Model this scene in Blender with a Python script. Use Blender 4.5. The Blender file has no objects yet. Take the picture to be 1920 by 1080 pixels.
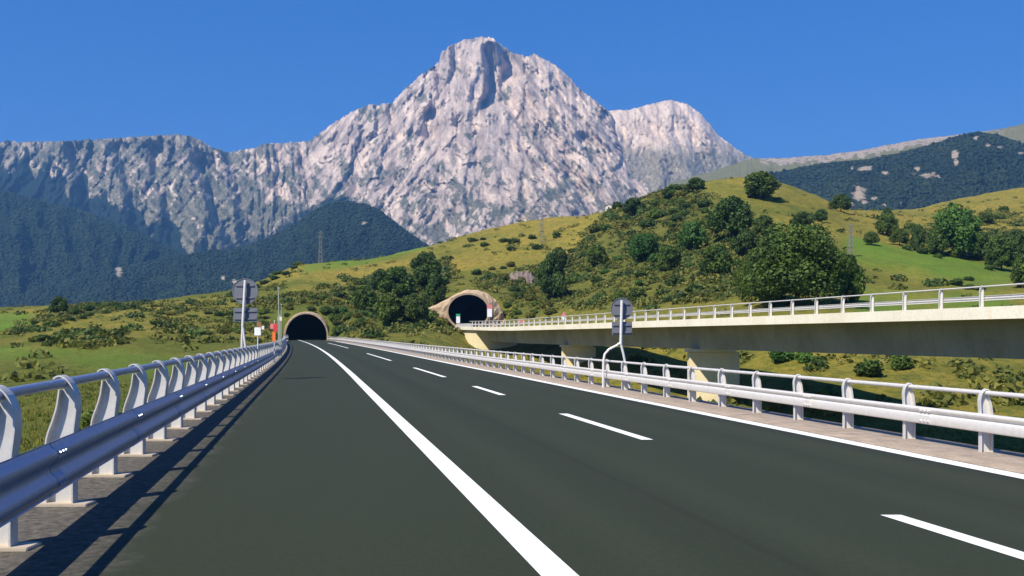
import bpy, math, random
import numpy as np
from mathutils import Vector, Matrix

R = math.radians
random.seed(7)
rng = np.random.default_rng(7)

# ------------------------------------------------------------------ camera, sky, sun, exposure
scene = bpy.context.scene
F, CX, HY, H = 1867.0, 960.0, 630.0, 1.9        # focal length in photo pixels, principal column, horizon row, eye height

cam = bpy.data.cameras.new("camera")
cam.sensor_width = 36.0
cam.lens = F / 1920.0 * 36.0
cam.shift_y = (HY - 540.0) / 1920.0
cam.clip_start = 0.1
cam.clip_end = 60000
camo = bpy.data.objects.new("camera", cam)
scene.collection.objects.link(camo)
camo.location = (0, 0, H)
camo.rotation_euler = (R(90), 0, 0)
scene.camera = camo

SUN_AZ, SUN_EL = R(41), R(47)                    # the sun stands behind the camera, to the left
sun_dir = Vector((-math.sin(SUN_AZ) * math.cos(SUN_EL), -math.cos(SUN_AZ) * math.cos(SUN_EL), math.sin(SUN_EL)))

world = bpy.data.worlds.new("World")
scene.world = world
world.use_nodes = True
wn = world.node_tree
wn.nodes.clear()
w_out = wn.nodes.new("ShaderNodeOutputWorld")
w_bg = wn.nodes.new("ShaderNodeBackground")
w_sky = wn.nodes.new("ShaderNodeTexSky")
w_sky.sky_type = 'NISHITA'
w_sky.sun_disc = False
w_sky.sun_elevation = SUN_EL
w_sky.sun_rotation = math.atan2(sun_dir.x, sun_dir.y)
w_sky.altitude = 2500
w_sky.air_density = 1.0
w_sky.dust_density = 0.0
w_sky.ozone_density = 4.0
w_hs = wn.nodes.new("ShaderNodeHueSaturation")
w_hs.inputs['Saturation'].default_value = 1.25
w_mix = wn.nodes.new("ShaderNodeMix")
w_mix.data_type = 'RGBA'
w_mix.blend_type = 'MIX'
w_mix.inputs[0].default_value = 0.72
w_mix.inputs[7].default_value = (0.07, 0.64, 2.62, 1)
w_bg.inputs['Strength'].default_value = 0.12
wn.links.new(w_sky.outputs[0], w_hs.inputs['Color'])
wn.links.new(w_hs.outputs[0], w_mix.inputs[6])
wn.links.new(w_mix.outputs[2], w_bg.inputs['Color'])
wn.links.new(w_bg.outputs[0], w_out.inputs['Surface'])

sl = bpy.data.lights.new("sun", 'SUN')
sl.energy = 4.2
sl.angle = R(0.5)
sl.color = (1.0, 0.93, 0.82)
slo = bpy.data.objects.new("sun", sl)
scene.collection.objects.link(slo)
slo.rotation_euler = sun_dir.to_track_quat('Z', 'Y').to_euler()

scene.view_settings.view_transform = 'Standard'
scene.view_settings.look = 'None'
scene.view_settings.exposure = 0.72
scene.view_settings.gamma = 1.0
scene.cycles.use_denoising = True
scene.cycles.max_bounces = 6
scene.cycles.volume_bounces = 0
scene.cycles.transparent_max_bounces = 12

# ------------------------------------------------------------------ helpers
def P(x, y, Y):
    """photo pixel + distance -> world point"""
    return ((x - CX) / F * Y, Y, H + (HY - y) / F * Y)

def pz(y, Y):
    return H + (HY - y) / F * Y

def sstep(a, b, v):
    t = np.clip((np.asarray(v, float) - a) / (b - a), 0, 1)
    return t * t * (3 - 2 * t)

def _hash(ix, iy, seed):
    h = (ix.astype(np.int64) * 374761393 + iy.astype(np.int64) * 668265263 + seed * 1442695041) & 0xFFFFFFFF
    h = ((h ^ (h >> 13)) * 1274126177) & 0xFFFFFFFF
    return (h ^ (h >> 16)) & 0xFFFFFFFF

def perlin(x, y, seed=0):
    x = np.asarray(x, float); y = np.asarray(y, float)
    ix = np.floor(x); iy = np.floor(y)
    fx = x - ix; fy = y - iy
    u = fx * fx * fx * (fx * (fx * 6 - 15) + 10); v = fy * fy * fy * (fy * (fy * 6 - 15) + 10)
    def g(ax, ay, dx, dy):
        a = _hash(ax, ay, seed) / 4294967296.0 * 2 * np.pi
        return np.cos(a) * dx + np.sin(a) * dy
    n00 = g(ix, iy, fx, fy); n10 = g(ix + 1, iy, fx - 1, fy)
    n01 = g(ix, iy + 1, fx, fy - 1); n11 = g(ix + 1, iy + 1, fx - 1, fy - 1)
    return ((n00 * (1 - u) + n10 * u) * (1 - v) + (n01 * (1 - u) + n11 * u) * v) * 1.5

def fbm(x, y, oct=4, seed=0, gain=0.5):
    s = 0; a = 1.0; t = 0
    for o in range(oct):
        s = s + a * perlin(x * 2 ** o + 17.3 * o, y * 2 ** o - 9.1 * o, seed + o); t += a; a *= gain
    return s / t

def ridged(x, y, oct=3, seed=0):
    s = 0; a = 1.0; t = 0
    for o in range(oct):
        s = s + a * (1 - np.abs(perlin(x * 2 ** o + 5.7 * o, y * 2 ** o + 3.3 * o, seed + o)) * 2); t += a; a *= 0.5
    return s / t

def facets(x, y, seed):
    """angular facets: every cell is its own tilted plane"""
    ix = np.floor(x); iy = np.floor(y); best = np.full(x.shape, 1e9); val = np.zeros(x.shape)
    for ox_ in (-1, 0, 1):
        for oy_ in (-1, 0, 1):
            cx_, cy_ = ix + ox_, iy + oy_
            h1 = _hash(cx_, cy_, seed) / 4294967296.0; h2 = _hash(cx_, cy_, seed + 7) / 4294967296.0; h3 = _hash(cx_, cy_, seed + 13) / 4294967296.0; h4 = _hash(cx_, cy_, seed + 19) / 4294967296.0
            dx_, dy_ = x - cx_ - 0.1 - 0.8 * h1, y - cy_ - 0.1 - 0.8 * h2
            d = dx_ * dx_ + dy_ * dy_; m_ = d < best
            best = np.where(m_, d, best); val = np.where(m_, (h3 - 0.5) * 2.2 * dx_ + (h4 - 0.5) * 1.4 * dy_ + (h1 - 0.5) * 0.35, val)
    return val
def smooth(a, sigma, axis):
    r = int(max(1, sigma * 3)); k = np.exp(-0.5 * (np.arange(-r, r + 1) / sigma) ** 2); k /= k.sum()
    pad = [(0, 0)] * a.ndim; pad[axis] = (r, r)
    b = np.pad(a, pad, mode='edge')
    out = np.zeros_like(a)
    for i, w in enumerate(k):
        sl_ = [slice(None)] * a.ndim; sl_[axis] = slice(i, i + a.shape[axis]); out += w * b[tuple(sl_)]
    return out

def in_poly(px, py, poly):
    c = np.zeros(px.shape, bool); n = len(poly); j = n - 1
    for i in range(n):
        xi, yi = poly[i]; xj, yj = poly[j]
        cond = ((yi > py) != (yj > py)) & (px < (xj - xi) * (py - yi) / ((yj - yi) or 1e-9) + xi)
        c ^= cond; j = i
    return c

def interp(pts, x):
    p = np.array(pts, float)
    return np.interp(x, p[:, 0], p[:, 1])

def link(o):
    scene.collection.objects.link(o); return o

def set_props(o, label=None, cat=None, group=None, kind=None):
    if label: o["label"] = label
    if cat: o["category"] = cat
    if group: o["group"] = group
    if kind: o["kind"] = kind
    return o

def np_mesh(name, verts, faces, mat=None, smooth_=False, attrs=None):
    """fast mesh from numpy arrays; faces is (n,3) or (n,4)"""
    me = bpy.data.meshes.new(name)
    verts = np.asarray(verts, np.float32); faces = np.asarray(faces, np.int32)
    n, k = faces.shape
    me.vertices.add(len(verts)); me.vertices.foreach_set("co", verts.ravel())
    me.loops.add(n * k); me.loops.foreach_set("vertex_index", faces.ravel())
    me.polygons.add(n)
    me.polygons.foreach_set("loop_start", np.arange(0, n * k, k, dtype=np.int32))
    if smooth_:
        me.polygons.foreach_set("use_smooth", np.ones(n, bool))
    for an, av in (attrs or {}).items():
        a = me.attributes.new(an, 'FLOAT', 'POINT'); a.data.foreach_set("value", np.asarray(av, np.float32).ravel())
    me.update(calc_edges=True); me.validate()
    if mat: me.materials.append(mat)
    return me

def np_obj(name, *a, parent=None, **k):
    return link_p(bpy.data.objects.new(name, np_mesh(name, *a, **k)), parent)

def link_p(o, parent):
    link(o)
    if parent is not None: o.parent = parent
    return o

class MB:
    """collects simple solids into one mesh"""
    def __init__(s): s.v = []; s.f = []
    def add(s, vs, fs):
        b = len(s.v); s.v += [tuple(p) for p in vs]; s.f += [tuple(i + b for i in f) for f in fs]; return s
    def box(s, x0, x1, y0, y1, z0, z1, M=None):
        vs = [(x, y, z) for z in (z0, z1) for (x, y) in ((x0, y0), (x1, y0), (x1, y1), (x0, y1))]
        if M is not None: vs = [tuple(M @ Vector(p)) for p in vs]
        return s.add(vs, [(3, 2, 1, 0), (4, 5, 6, 7), (0, 1, 5, 4), (1, 2, 6, 5), (2, 3, 7, 6), (3, 0, 4, 7)])
    def prism(s, poly, a0, a1, axis=1):
        n = len(poly)
        def pt(p, a):
            return (p[0], a, p[1]) if axis == 1 else ((a, p[0], p[1]) if axis == 0 else (p[0], p[1], a))
        vs = [pt(p, a0) for p in poly] + [pt(p, a1) for p in poly]
        fs = [tuple(range(n))[::-1], tuple(range(n, 2 * n))] + [(i, (i + 1) % n, n + (i + 1) % n, n + i) for i in range(n)]
        return s.add(vs, fs)
    def tube(s, pts, r, n=8, cap=True):
        pts = [Vector(p) for p in pts]; rs = r if isinstance(r, (list, tuple)) else [r] * len(pts)
        vs = []; prev = None
        for i, p in enumerate(pts):
            t = (pts[min(i + 1, len(pts) - 1)] - pts[max(i - 1, 0)]).normalized()
            up = Vector((0, 0, 1)) if abs(t.z) < 0.9 else Vector((1, 0, 0))
            if prev is not None: up = prev
            a = t.cross(up).normalized(); b = a.cross(t).normalized(); prev = b
            for k in range(n):
                an = 2 * math.pi * k / n
                vs.append(p + a * math.cos(an) * rs[i] + b * math.sin(an) * rs[i])
        fs = [(i * n + k, i * n + (k + 1) % n, (i + 1) * n + (k + 1) % n, (i + 1) * n + k) for i in range(len(pts) - 1) for k in range(n)]
        if cap:
            fs += [tuple(range(n))[::-1], tuple(range((len(pts) - 1) * n, len(pts) * n))]
        return s.add(vs, fs)
    def sweep(s, rings, closed=True, cap=True):
        n = len(rings[0]); vs = [p for r_ in rings for p in r_]
        m = n if closed else n - 1
        fs = [(i * n + k, i * n + (k + 1) % n, (i + 1) * n + (k + 1) % n, (i + 1) * n + k) for i in range(len(rings) - 1) for k in range(m)]
        if cap and closed:
            fs += [tuple(range(n))[::-1], tuple(range((len(rings) - 1) * n, len(rings) * n))]
        return s.add(vs, fs)
    def disc(s, c, rad, y0, y1, n=32):
        poly = [(c[0] + rad * math.cos(2 * math.pi * k / n), c[1] + rad * math.sin(2 * math.pi * k / n)) for k in range(n)]
        return s.prism(poly, y0, y1)
    def mesh(s, name, mat, smooth_=False, bevel=0):
        me = bpy.data.meshes.new(name); me.from_pydata(s.v, [], s.f); me.validate()
        if mat: me.materials.append(mat)
        import bmesh
        bm = bmesh.new(); bm.from_mesh(me); bmesh.ops.recalc_face_normals(bm, faces=bm.faces)
        if bevel:
            es = [e for e in bm.edges if e.is_manifold and e.calc_face_angle(0) > 0.5]
            bmesh.ops.bevel(bm, geom=es, offset=bevel, segments=2, affect='EDGES', clamp_overlap=True)
        bm.to_mesh(me); bm.free()
        if smooth_:
            me.polygons.foreach_set("use_smooth", [True] * len(me.polygons))
            if hasattr(me, "set_sharp_from_angle"): me.set_sharp_from_angle(angle=R(40))
        return me
    def build(s, name, mat, parent=None, smooth_=False, bevel=0, origin=None):
        if parent is not None and origin is None:
            m = parent; off = Vector((0, 0, 0))
            while m is not None: off += m.location; m = m.parent
            s.v = [tuple(Vector(p) - off) for p in s.v]
        if origin is not None:
            s.v = [tuple(Vector(p) - Vector(origin)) for p in s.v]
        o = bpy.data.objects.new(name, s.mesh(name, mat, smooth_, bevel))
        if origin is not None: o.location = origin
        return link_p(o, parent)

def thing(name, loc, label, cat, group=None):
    o = link(bpy.data.objects.new(name, None)); o.location = loc; o.empty_display_size = 0.2
    return set_props(o, label, cat, group)

# ------------------------------------------------------------------ materials
class NT:
    def __init__(s, name):
        s.m = bpy.data.materials.new(name); s.m.use_nodes = True; s.t = s.m.node_tree
        s.b = s.t.nodes['Principled BSDF']
    def n(s, typ, **kw):
        nd = s.t.nodes.new(typ)
        for k, v in kw.items():
            if hasattr(nd, k): setattr(nd, k, v)
        return nd
    def l(s, a, b): s.t.links.new(a, b)
    def coords(s, which='Object'):
        return s.n("ShaderNodeTexCoord").outputs[which]
    def noise(s, vec, scale, detail=4, rough=0.55, dist=0.0):
        nd = s.n("ShaderNodeTexNoise"); nd.inputs['Scale'].default_value = scale; nd.inputs['Detail'].default_value = detail
        nd.inputs['Roughness'].default_value = rough; nd.inputs['Distortion'].default_value = dist
        if vec is not None: s.l(vec, nd.inputs['Vector'])
        return nd.outputs['Fac']
    def ramp(s, fac, stops, mode='LINEAR'):
        nd = s.n("ShaderNodeValToRGB"); e = nd.color_ramp.elements; nd.color_ramp.interpolation = mode
        while len(e) < len(stops): e.new(0.5)
        for i, (p, c) in enumerate(stops):
            e[i].position = p; e[i].color = (c, c, c, 1) if isinstance(c, (int, float)) else (*c, 1)
        s.l(fac, nd.inputs[0]); return nd.outputs[0]
    def mix(s, fac, a, b, blend='MIX'):
        nd = s.n("ShaderNodeMix"); nd.data_type = 'RGBA'; nd.blend_type = blend
        for sock, v in ((0, fac), (6, a), (7, b)):
            if isinstance(v, (int, float)): nd.inputs[sock].default_value = v
            elif isinstance(v, tuple): nd.inputs[sock].default_value = (*v, 1)
            else: s.l(v, nd.inputs[sock])
        return nd.outputs[2]
    def math(s, op, a, b=0.0, clamp=False):
        nd = s.n("ShaderNodeMath"); nd.operation = op; nd.use_clamp = clamp
        for i, v in enumerate((a, b)):
            if isinstance(v, (int, float)): nd.inputs[i].default_value = v
            else: s.l(v, nd.inputs[i])
        return nd.outputs[0]
    def attr(s, name):
        nd = s.n("ShaderNodeAttribute"); nd.attribute_name = name; return nd.outputs['Fac']
    def mapping(s, vec, scale=(1, 1, 1), rot=(0, 0, 0)):
        nd = s.n("ShaderNodeMapping"); nd.inputs['Scale'].default_value = scale; nd.inputs['Rotation'].default_value = rot
        s.l(vec, nd.inputs['Vector']); return nd.outputs[0]
    def bump(s, h, strength, dist):
        nd = s.n("ShaderNodeBump"); nd.inputs['Strength'].default_value = strength; nd.inputs['Distance'].default_value = dist
        s.l(h, nd.inputs['Height']); s.l(nd.outputs[0], s.b.inputs['Normal'])
    def set(s, color=None, rough=None, metal=None, spec=None):
        for k, v in (('Base Color', color), ('Roughness', rough), ('Metallic', metal), ('Specular IOR Level', spec)):
            if v is None: continue
            if isinstance(v, tuple): s.b.inputs[k].default_value = (*v, 1)
            elif isinstance(v, (int, float)): s.b.inputs[k].default_value = v
            else: s.l(v, s.b.inputs[k])
        return s.m

def mat_simple(name, c, rough=0.6, metal=0.0, var=0.15, scale=3.0, bump=0.0, spec=0.3):
    m = NT(name); co = m.coords('Object')
    n = m.noise(co, scale, 6, 0.6)
    f = m.ramp(n, [(0.3, 1 - var), (0.7, 1 + var * 0.4)])
    m.set(m.mix(1.0, tuple(c), f, 'MULTIPLY'), rough, metal, spec)
    if bump: m.bump(m.noise(co, scale * 6, 5, 0.6), bump, 0.02)
    return m.m

def mat_concrete(name, c, stain, scale=0.35, streak=True):
    m = NT(name); co = m.coords('Object')
    big = m.noise(co, scale, 6, 0.62)
    col = m.mix(m.ramp(big, [(0.38, 0.0), (0.72, 0.75)]), tuple(c), tuple(stain))
    if streak:
        v = m.noise(m.mapping(co, (1.6, 1.6, 0.12)), 1.0, 5, 0.6)
        col = m.mix(m.ramp(v, [(0.52, 0.0), (0.72, 0.45)]), col, tuple(stain))
    fine = m.noise(co, 6.0, 5, 0.7)
    col = m.mix(1.0, col, m.ramp(fine, [(0.25, 0.82), (0.75, 1.08)]), 'MULTIPLY')
    m.set(col, 0.9, 0.0, 0.2); m.bump(fine, 0.35, 0.02)
    return m.m

M = {}
m = NT("asphalt"); co = m.coords('Object')
u = m.attr("u")
fine = m.noise(co, 55.0, 3, 0.7); mid = m.noise(co, 1.3, 5, 0.6); big = m.noise(m.mapping(co, (0.5, 0.05, 0.3)), 1.0, 4, 0.6)
col = m.mix(m.ramp(fine, [(0.3, 0.0), (0.75, 1.0)]), (0.0200, 0.0262, 0.0120), (0.0285, 0.0358, 0.0172))
col = m.mix(m.ramp(mid, [(0.35, 0.0), (0.7, 0.35)]), col, (0.0215, 0.0275, 0.0132))
col = m.mix(m.ramp(big, [(0.4, 0.0), (0.7, 0.35)]), col, (0.0285, 0.0358, 0.0175))
wh = None
for tc in (2.9, 4.7, 6.95, 8.65):
    g1 = m.math('SUBTRACT', 1.0, m.math('MULTIPLY', m.math('ABSOLUTE', m.math('SUBTRACT', u, tc)), 2.2), True)
    wh = g1 if wh is None else m.math('ADD', wh, g1)
col = m.mix(m.math('MULTIPLY', wh, m.math('MULTIPLY', mid, 0.55)), col, (0.036, 0.043, 0.024))
sp = m.noise(co, 14.0, 4, 0.8)
col = m.mix(1.0, col, m.ramp(sp, [(0.32, 0.82), (0.68, 1.16)]), 'MULTIPLY')
for tc, wd_, am in ((4.02, 9.0, 0.40), (7.85, 6.0, 0.28), (3.8, 1.6, 0.22)):
    g1 = m.math('SUBTRACT', 1.0, m.math('MULTIPLY', m.math('ABSOLUTE', m.math('SUBTRACT', u, tc)), wd_), True)
    col = m.mix(m.math('MULTIPLY', g1, m.math('MULTIPLY', big, am * 1.6)), col, (0.011, 0.014, 0.008))
edge = m.math('ADD', u, m.math('MULTIPLY', m.math('SUBTRACT', m.noise(co, 1.1, 5, 0.65), 0.5), 1.1))
grit = m.mix(m.ramp(m.noise(co, 9.0, 6, 0.75), [(0.35, 0.0), (0.65, 1.0)]), (0.024, 0.022, 0.017), (0.125, 0.110, 0.088))
col = m.mix(m.math('SUBTRACT', 1.0, m.math('MULTIPLY', m.math('ADD', edge, 2.15, True), 1.6, True), True), col, grit)
m.set(col, 0.85, 0.0, 0.25); m.bump(fine, 0.5, 0.006); M['asphalt'] = m.m

m = NT("shoulder_stone"); co = m.coords('Object')
n1 = m.noise(co, 2.2, 6, 0.7); n2 = m.noise(co, 18.0, 4, 0.7)
col = m.mix(m.ramp(n1, [(0.35, 0.0), (0.68, 1.0)]), (0.37, 0.295, 0.225), (0.20, 0.155, 0.115))
col = m.mix(m.ramp(n2, [(0.45, 0.0), (0.8, 0.6)]), col, (0.44, 0.39, 0.34))
m.set(col, 0.95, 0, 0.2); m.bump(n2, 0.6, 0.02); M['shoulder'] = m.m

m = NT("road_paint"); co = m.coords('Object')
n1 = m.noise(co, 9.0, 6, 0.8); n2 = m.noise(co, 1.5, 4, 0.6)
col = m.mix(m.ramp(n1, [(0.52, 0.0), (0.72, 0.40)]), (0.80, 0.80, 0.77), (0.40, 0.41, 0.38))
col = m.mix(m.ramp(n2, [(0.5, 0.0), (0.8, 0.15)]), col, (0.5, 0.5, 0.47))
m.set(col, 0.7, 0, 0.3); M['paint'] = m.m

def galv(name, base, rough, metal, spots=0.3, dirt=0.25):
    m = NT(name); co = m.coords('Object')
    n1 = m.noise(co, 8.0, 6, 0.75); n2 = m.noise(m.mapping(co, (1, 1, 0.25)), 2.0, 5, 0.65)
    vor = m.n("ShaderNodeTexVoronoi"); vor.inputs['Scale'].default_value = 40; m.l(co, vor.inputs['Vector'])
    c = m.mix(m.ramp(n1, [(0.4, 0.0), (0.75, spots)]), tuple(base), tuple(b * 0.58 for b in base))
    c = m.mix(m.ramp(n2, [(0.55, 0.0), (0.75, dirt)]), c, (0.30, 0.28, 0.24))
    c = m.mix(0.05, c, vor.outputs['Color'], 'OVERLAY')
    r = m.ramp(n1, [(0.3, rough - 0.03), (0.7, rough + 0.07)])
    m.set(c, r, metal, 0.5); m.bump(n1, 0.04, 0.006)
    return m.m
M['galv'] = galv("galvanised_steel", (0.60, 0.60, 0.63), 0.34, 0.72)
M['galv_dark'] = galv("shaded_galvanised_steel", (0.32, 0.38, 0.51), 0.40, 0.70, 0.10, 0.08)  # left rail steel, with shade and sky blue put into its base colour
M['galv_post'] = galv("galvanised_post_steel", (0.62, 0.595, 0.555), 0.52, 0.45, 0.5)
M['galv_light'] = galv("pale_galvanised_steel", (0.70, 0.675, 0.63), 0.5, 0.25, 0.4)
M['sign_back'] = galv("dull_aluminium", (0.17, 0.175, 0.20), 0.5, 0.35, 0.35)
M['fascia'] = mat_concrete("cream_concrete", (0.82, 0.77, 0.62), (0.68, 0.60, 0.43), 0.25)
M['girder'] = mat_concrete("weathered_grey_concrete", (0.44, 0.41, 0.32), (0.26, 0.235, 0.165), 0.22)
M['pier'] = mat_concrete("yellowed_concrete", (0.84, 0.73, 0.46), (0.72, 0.57, 0.30), 0.3)
M['portal'] = mat_concrete("buff_stone_concrete", (0.50, 0.38, 0.25), (0.30, 0.19, 0.11), 0.8)
M['portal_rim'] = mat_concrete("pale_rim_concrete", (0.42, 0.33, 0.235), (0.20, 0.135, 0.08), 1.0)
M['lining'] = mat_concrete("shade_black_lining", (0.006, 0.006, 0.006), (0.004, 0.004, 0.004), 0.3, False)  # darkness inside the tunnels put into the colour as near-black concrete
M['jersey'] = mat_concrete("grey_barrier_concrete", (0.42, 0.41, 0.40), (0.3, 0.28, 0.26), 0.6)
M['pad'] = mat_concrete("pale_pad_concrete", (0.50, 0.43, 0.34), (0.32, 0.26, 0.19), 1.5, False)
M['red'] = mat_simple("red_enamel", (0.62, 0.06, 0.05), 0.45, 0, 0.12)
M['pink'] = mat_simple("faded_red_enamel", (0.62, 0.20, 0.20), 0.5, 0, 0.12)
M['orange'] = mat_simple("orange_enamel", (0.80, 0.17, 0.04), 0.45, 0, 0.1)
M['white'] = mat_simple("white_enamel", (0.80, 0.80, 0.80), 0.4, 0, 0.08)
M['brown'] = mat_simple("brown_enamel", (0.30, 0.15, 0.07), 0.5, 0, 0.15)
M['green_sign'] = mat_simple("green_enamel", (0.04, 0.30, 0.16), 0.4, 0, 0.1)
M['pole'] = mat_simple("pale_pole_paint", (0.34, 0.37, 0.31), 0.5, 0.1, 0.15)
M['lattice'] = mat_simple("lattice_steel", (0.20, 0.20, 0.20), 0.6, 0.2, 0.15)
M['cream'] = mat_simple("cream_plaster", (0.72, 0.68, 0.56), 0.8, 0, 0.1)
M['tile'] = mat_simple("terracotta", (0.34, 0.14, 0.08), 0.8, 0, 0.2)
M['dark'] = mat_simple("dark_rubber", (0.02, 0.02, 0.022), 0.6, 0, 0.1)
M['bark'] = mat_simple("bark", (0.10, 0.075, 0.05), 0.9, 0, 0.3, 2.0)

def leaf_mat(name, dark, light, yellow=0.0):
    m = NT(name)
    t = m.attr("tone"); oi = m.n("ShaderNodeObjectInfo").outputs['Random']
    c = m.mix(t, tuple(dark), tuple(light))
    f = m.ramp(oi, [(0.0, (0.80, 0.88, 0.80)), (0.5, (1, 1, 1)), (1.0, (1.22, 1.10, 0.92))])
    c = m.mix(1.0, c, f, 'MULTIPLY')
    m.set(c, 0.65, 0, 0.25)
    tr = m.n("ShaderNodeBsdfTranslucent"); m.l(c, tr.inputs['Color'])
    mx = m.n("ShaderNodeMixShader"); mx.inputs[0].default_value = 0.30
    out = m.t.nodes['Material Output']
    m.l(m.b.outputs[0], mx.inputs[1]); m.l(tr.outputs[0], mx.inputs[2]); m.l(mx.outputs[0], out.inputs['Surface'])
    return m.m
M['leaf_dark'] = leaf_mat("dark_leaves", (0.030, 0.062, 0.014), (0.100, 0.158, 0.034))
M['leaf_great'] = leaf_mat("broad_leaves", (0.030, 0.066, 0.012), (0.130, 0.200, 0.036))
M['leaf_mid'] = leaf_mat("mid_leaves", (0.042, 0.082, 0.015), (0.135, 0.205, 0.036))
M['leaf_bright'] = leaf_mat("bright_leaves", (0.045, 0.105, 0.022), (0.100, 0.225, 0.045))
M['leaf_olive'] = leaf_mat("olive_leaves", (0.090, 0.105, 0.020), (0.210, 0.205, 0.042))
M['leaf_scrub'] = leaf_mat("scrub_leaves", (0.050, 0.078, 0.015), (0.220, 0.215, 0.042))
M['forest'] = leaf_mat("forest_leaves", (0.012, 0.028, 0.014), (0.034, 0.060, 0.024))

# ------------------------------------------------------------------ road frame (the road runs towards column 585)
def off(Y):
    return -5.6 * (np.maximum(0, np.asarray(Y, float) - 45) / 223.0) ** 2
def road_x(Y, xr):
    return xr + (585 - CX) / F * np.asarray(Y, float) + off(Y)
def road_z(Y):
    return 0.80 * np.clip((np.asarray(Y, float) - 60) / 208.0, 0, 2) ** 1.5
def road_p(Y, xr, z=0.0):
    return (float(road_x(Y, xr)), float(Y), float(road_z(Y)) + z)
def bridge_x(Y, xb):
    return xb + (538 - CX) / F * np.asarray(Y, float)

YT1, XT1 = 266.0, (574 - CX) / F * 266.0          # mouth of the road tunnel
YT2 = 270.0
XT2 = (878 - CX) / F * YT2                        # mouth of the viaduct tunnel
DECK = 3.75

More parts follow.
